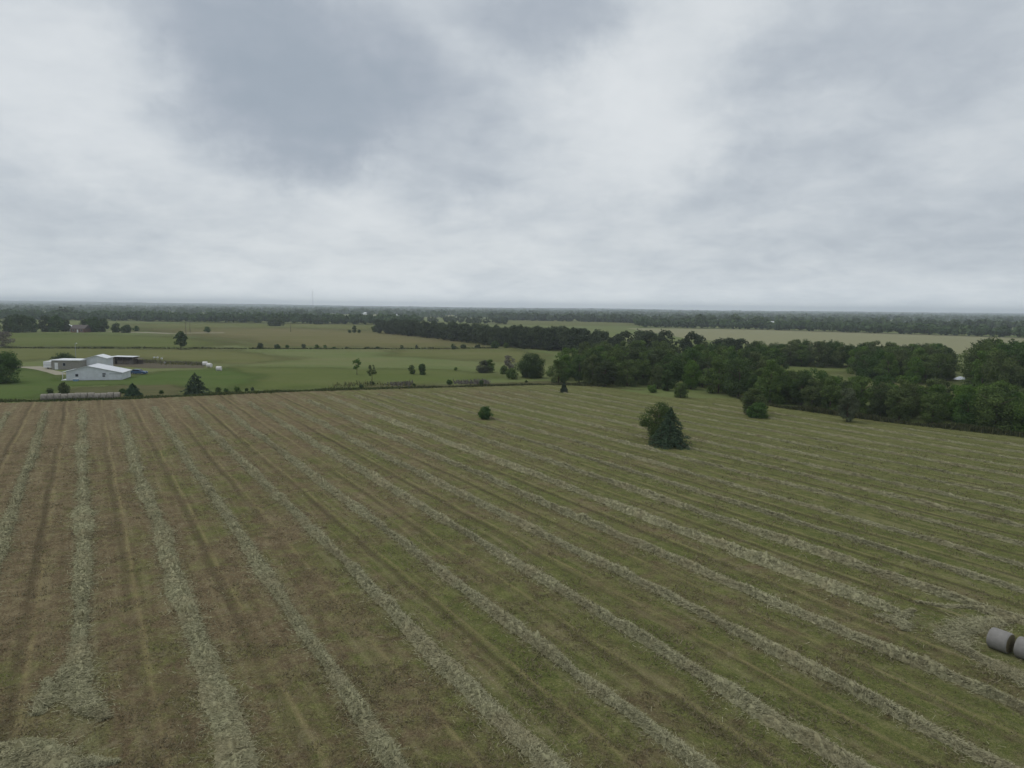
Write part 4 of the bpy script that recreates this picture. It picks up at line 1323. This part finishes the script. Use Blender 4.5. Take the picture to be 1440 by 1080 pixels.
# the thick and thin places of the cloud deck: (px, py, rx, ry, tilt, strength)
BL = [(395, 60, 260, 130, 12, -.55), (440, 150, 190, 90, 30, -.45), (280, 40, 170, 120, 20, -.2), (600, 170, 230, 80, -8, -.3), (810, 15, 180, 75, 0, -.55), (690, 20, 120, 60, 0, -.1),
      (130, 285, 220, 75, 5, -.38), (640, 262, 110, 60, -25, -.32), (1230, 110, 240, 110, -25, -.28), (1090, 70, 180, 90, -20, -.2), (1400, 60, 120, 100, 0, -.15),
      (1090, 245, 170, 50, 0, -.15), (1250, 230, 180, 60, 0, -.1), (330, 205, 200, 60, 15, -.18), (1380, 410, 420, 120, 0, -.22), (60, 400, 300, 70, 0, -.12), (1100, 340, 240, 60, 0, -.08),
      (40, 110, 170, 170, 20, .34), (935, 95, 120, 170, 15, .42), (845, 95, 140, 70, 25, .22), (1075, 160, 150, 45, -10, .25), (310, 300, 260, 100, 10, .16), (560, 235, 150, 60, -25, .26),
      (100, 220, 160, 50, 20, .1), (880, 190, 190, 70, 0, .22), (620, 60, 70, 90, -20, .12), (560, 330, 420, 90, 0, .14), (1320, 250, 200, 60, -25, .05), (970, 10, 110, 60, 0, .3)]
for (px, py, rx_, ry_, tl, sg) in BL:
    sg *= 1.0
    d0 = direction(px, py)
    xa = d0.cross(Vector((0, 0, 1))).normalized()
    ya = xa.cross(d0).normalized()
    ct, s_ = math.cos(R(-tl)), math.sin(R(-tl))
    xb, yb = xa * ct + ya * s_, ya * ct - xa * s_
    m3 = Matrix((xb, yb, -d0)).transposed()
    mp = wn('ShaderNodeMapping', {0: wd, 'Location': tuple(d0), 'Rotation': tuple(m3.to_euler('XYZ')), 'Scale': (rx_ * 1.25 / F, ry_ * 1.25 / F, .9)}, vector_type='TEXTURE')
    g = wn('ShaderNodeTexGradient', {0: mp.outputs[0]}, gradient_type='SPHERICAL').outputs['Fac']
    sm = wn('ShaderNodeMapRange', {0: g, 1: 0.0, 2: 0.95, 3: 0.0, 4: sg}, interpolation_type='SMOOTHSTEP').outputs[0]
    val = wm('ADD', val, sm)
n3 = wn('ShaderNodeTexNoise', {'Vector': pl_, 'Scale': 10.5, 'Detail': 6.0, 'Roughness': .6, 'Distortion': .8}).outputs['Fac']
val = wm('ADD', val, wm('MULTIPLY', wm('SUBTRACT', n3, .5), .34))
val = wm('ADD', .53, wm('MULTIPLY', wm('TANH', wm('MULTIPLY', wm('SUBTRACT', val, .53), 1.45)), .47))
rp = wn('ShaderNodeValToRGB', {0: val})
cr = rp.color_ramp
cr.elements[0].position, cr.elements[0].color = 0.0, (0.285, 0.345, 0.408, 1)
cr.elements[1].position, cr.elements[1].color = 1.0, (0.80, 0.83, 0.845, 1)
for ps, cc in ((.22, (0.405, 0.452, 0.512)), (.5, (0.560, 0.605, 0.648)), (.72, (0.680, 0.718, 0.745))):
    el = cr.elements.new(ps)
    el.color = cc + (1,)
skyc = wn('ShaderNodeVectorMath', {0: sky.outputs[0], 'Scale': .1}, operation='SCALE').outputs[0]
mixn = wn('ShaderNodeMix', data_type='RGBA')
mixn.inputs[0].default_value = .95
nt.links.new(skyc, mixn.inputs[6]); nt.links.new(rp.outputs[0], mixn.inputs[7])
low_ = wm('ADD', 1.0, wm('MULTIPLY', wm('EXPONENT', wm('MULTIPLY', wm('MAXIMUM', sp.outputs[2], 0.0), -38.0)), .7))
bg = wn('ShaderNodeBackground', {0: mixn.outputs[2], 1: low_})
wo = wn('ShaderNodeOutputWorld')
nt.links.new(bg.outputs[0], wo.inputs[0])
w.cycles.sampling_method = 'MANUAL'
w.cycles.sample_map_resolution = 1024

sl = bpy.data.lights.new('sun', 'SUN')
sl.energy = 1.1
sl.angle = R(35)
sl.color = (1, .96, .9)
so = bpy.data.objects.new('sun', sl)
COL.objects.link(so)
sd = Vector((math.sin(SUN_ROT) * math.cos(SUN_EL), math.cos(SUN_ROT) * math.cos(SUN_EL), math.sin(SUN_EL)))
so.rotation_euler = sd.to_track_quat('Z', 'Y').to_euler()
so.location = sd * 100

S.view_settings.view_transform = 'Standard'
S.view_settings.look = 'None'
S.view_settings.exposure = 0
S.view_settings.gamma = 1
S.render.engine = 'CYCLES'
cy = S.cycles
cy.max_bounces = 6
cy.diffuse_bounces = 2
cy.glossy_bounces = 2
cy.transmission_bounces = 2
cy.volume_bounces = 3
cy.transparent_max_bounces = 12
cy.use_denoising = True
cy.use_adaptive_sampling = True
cy.adaptive_threshold = 0.01
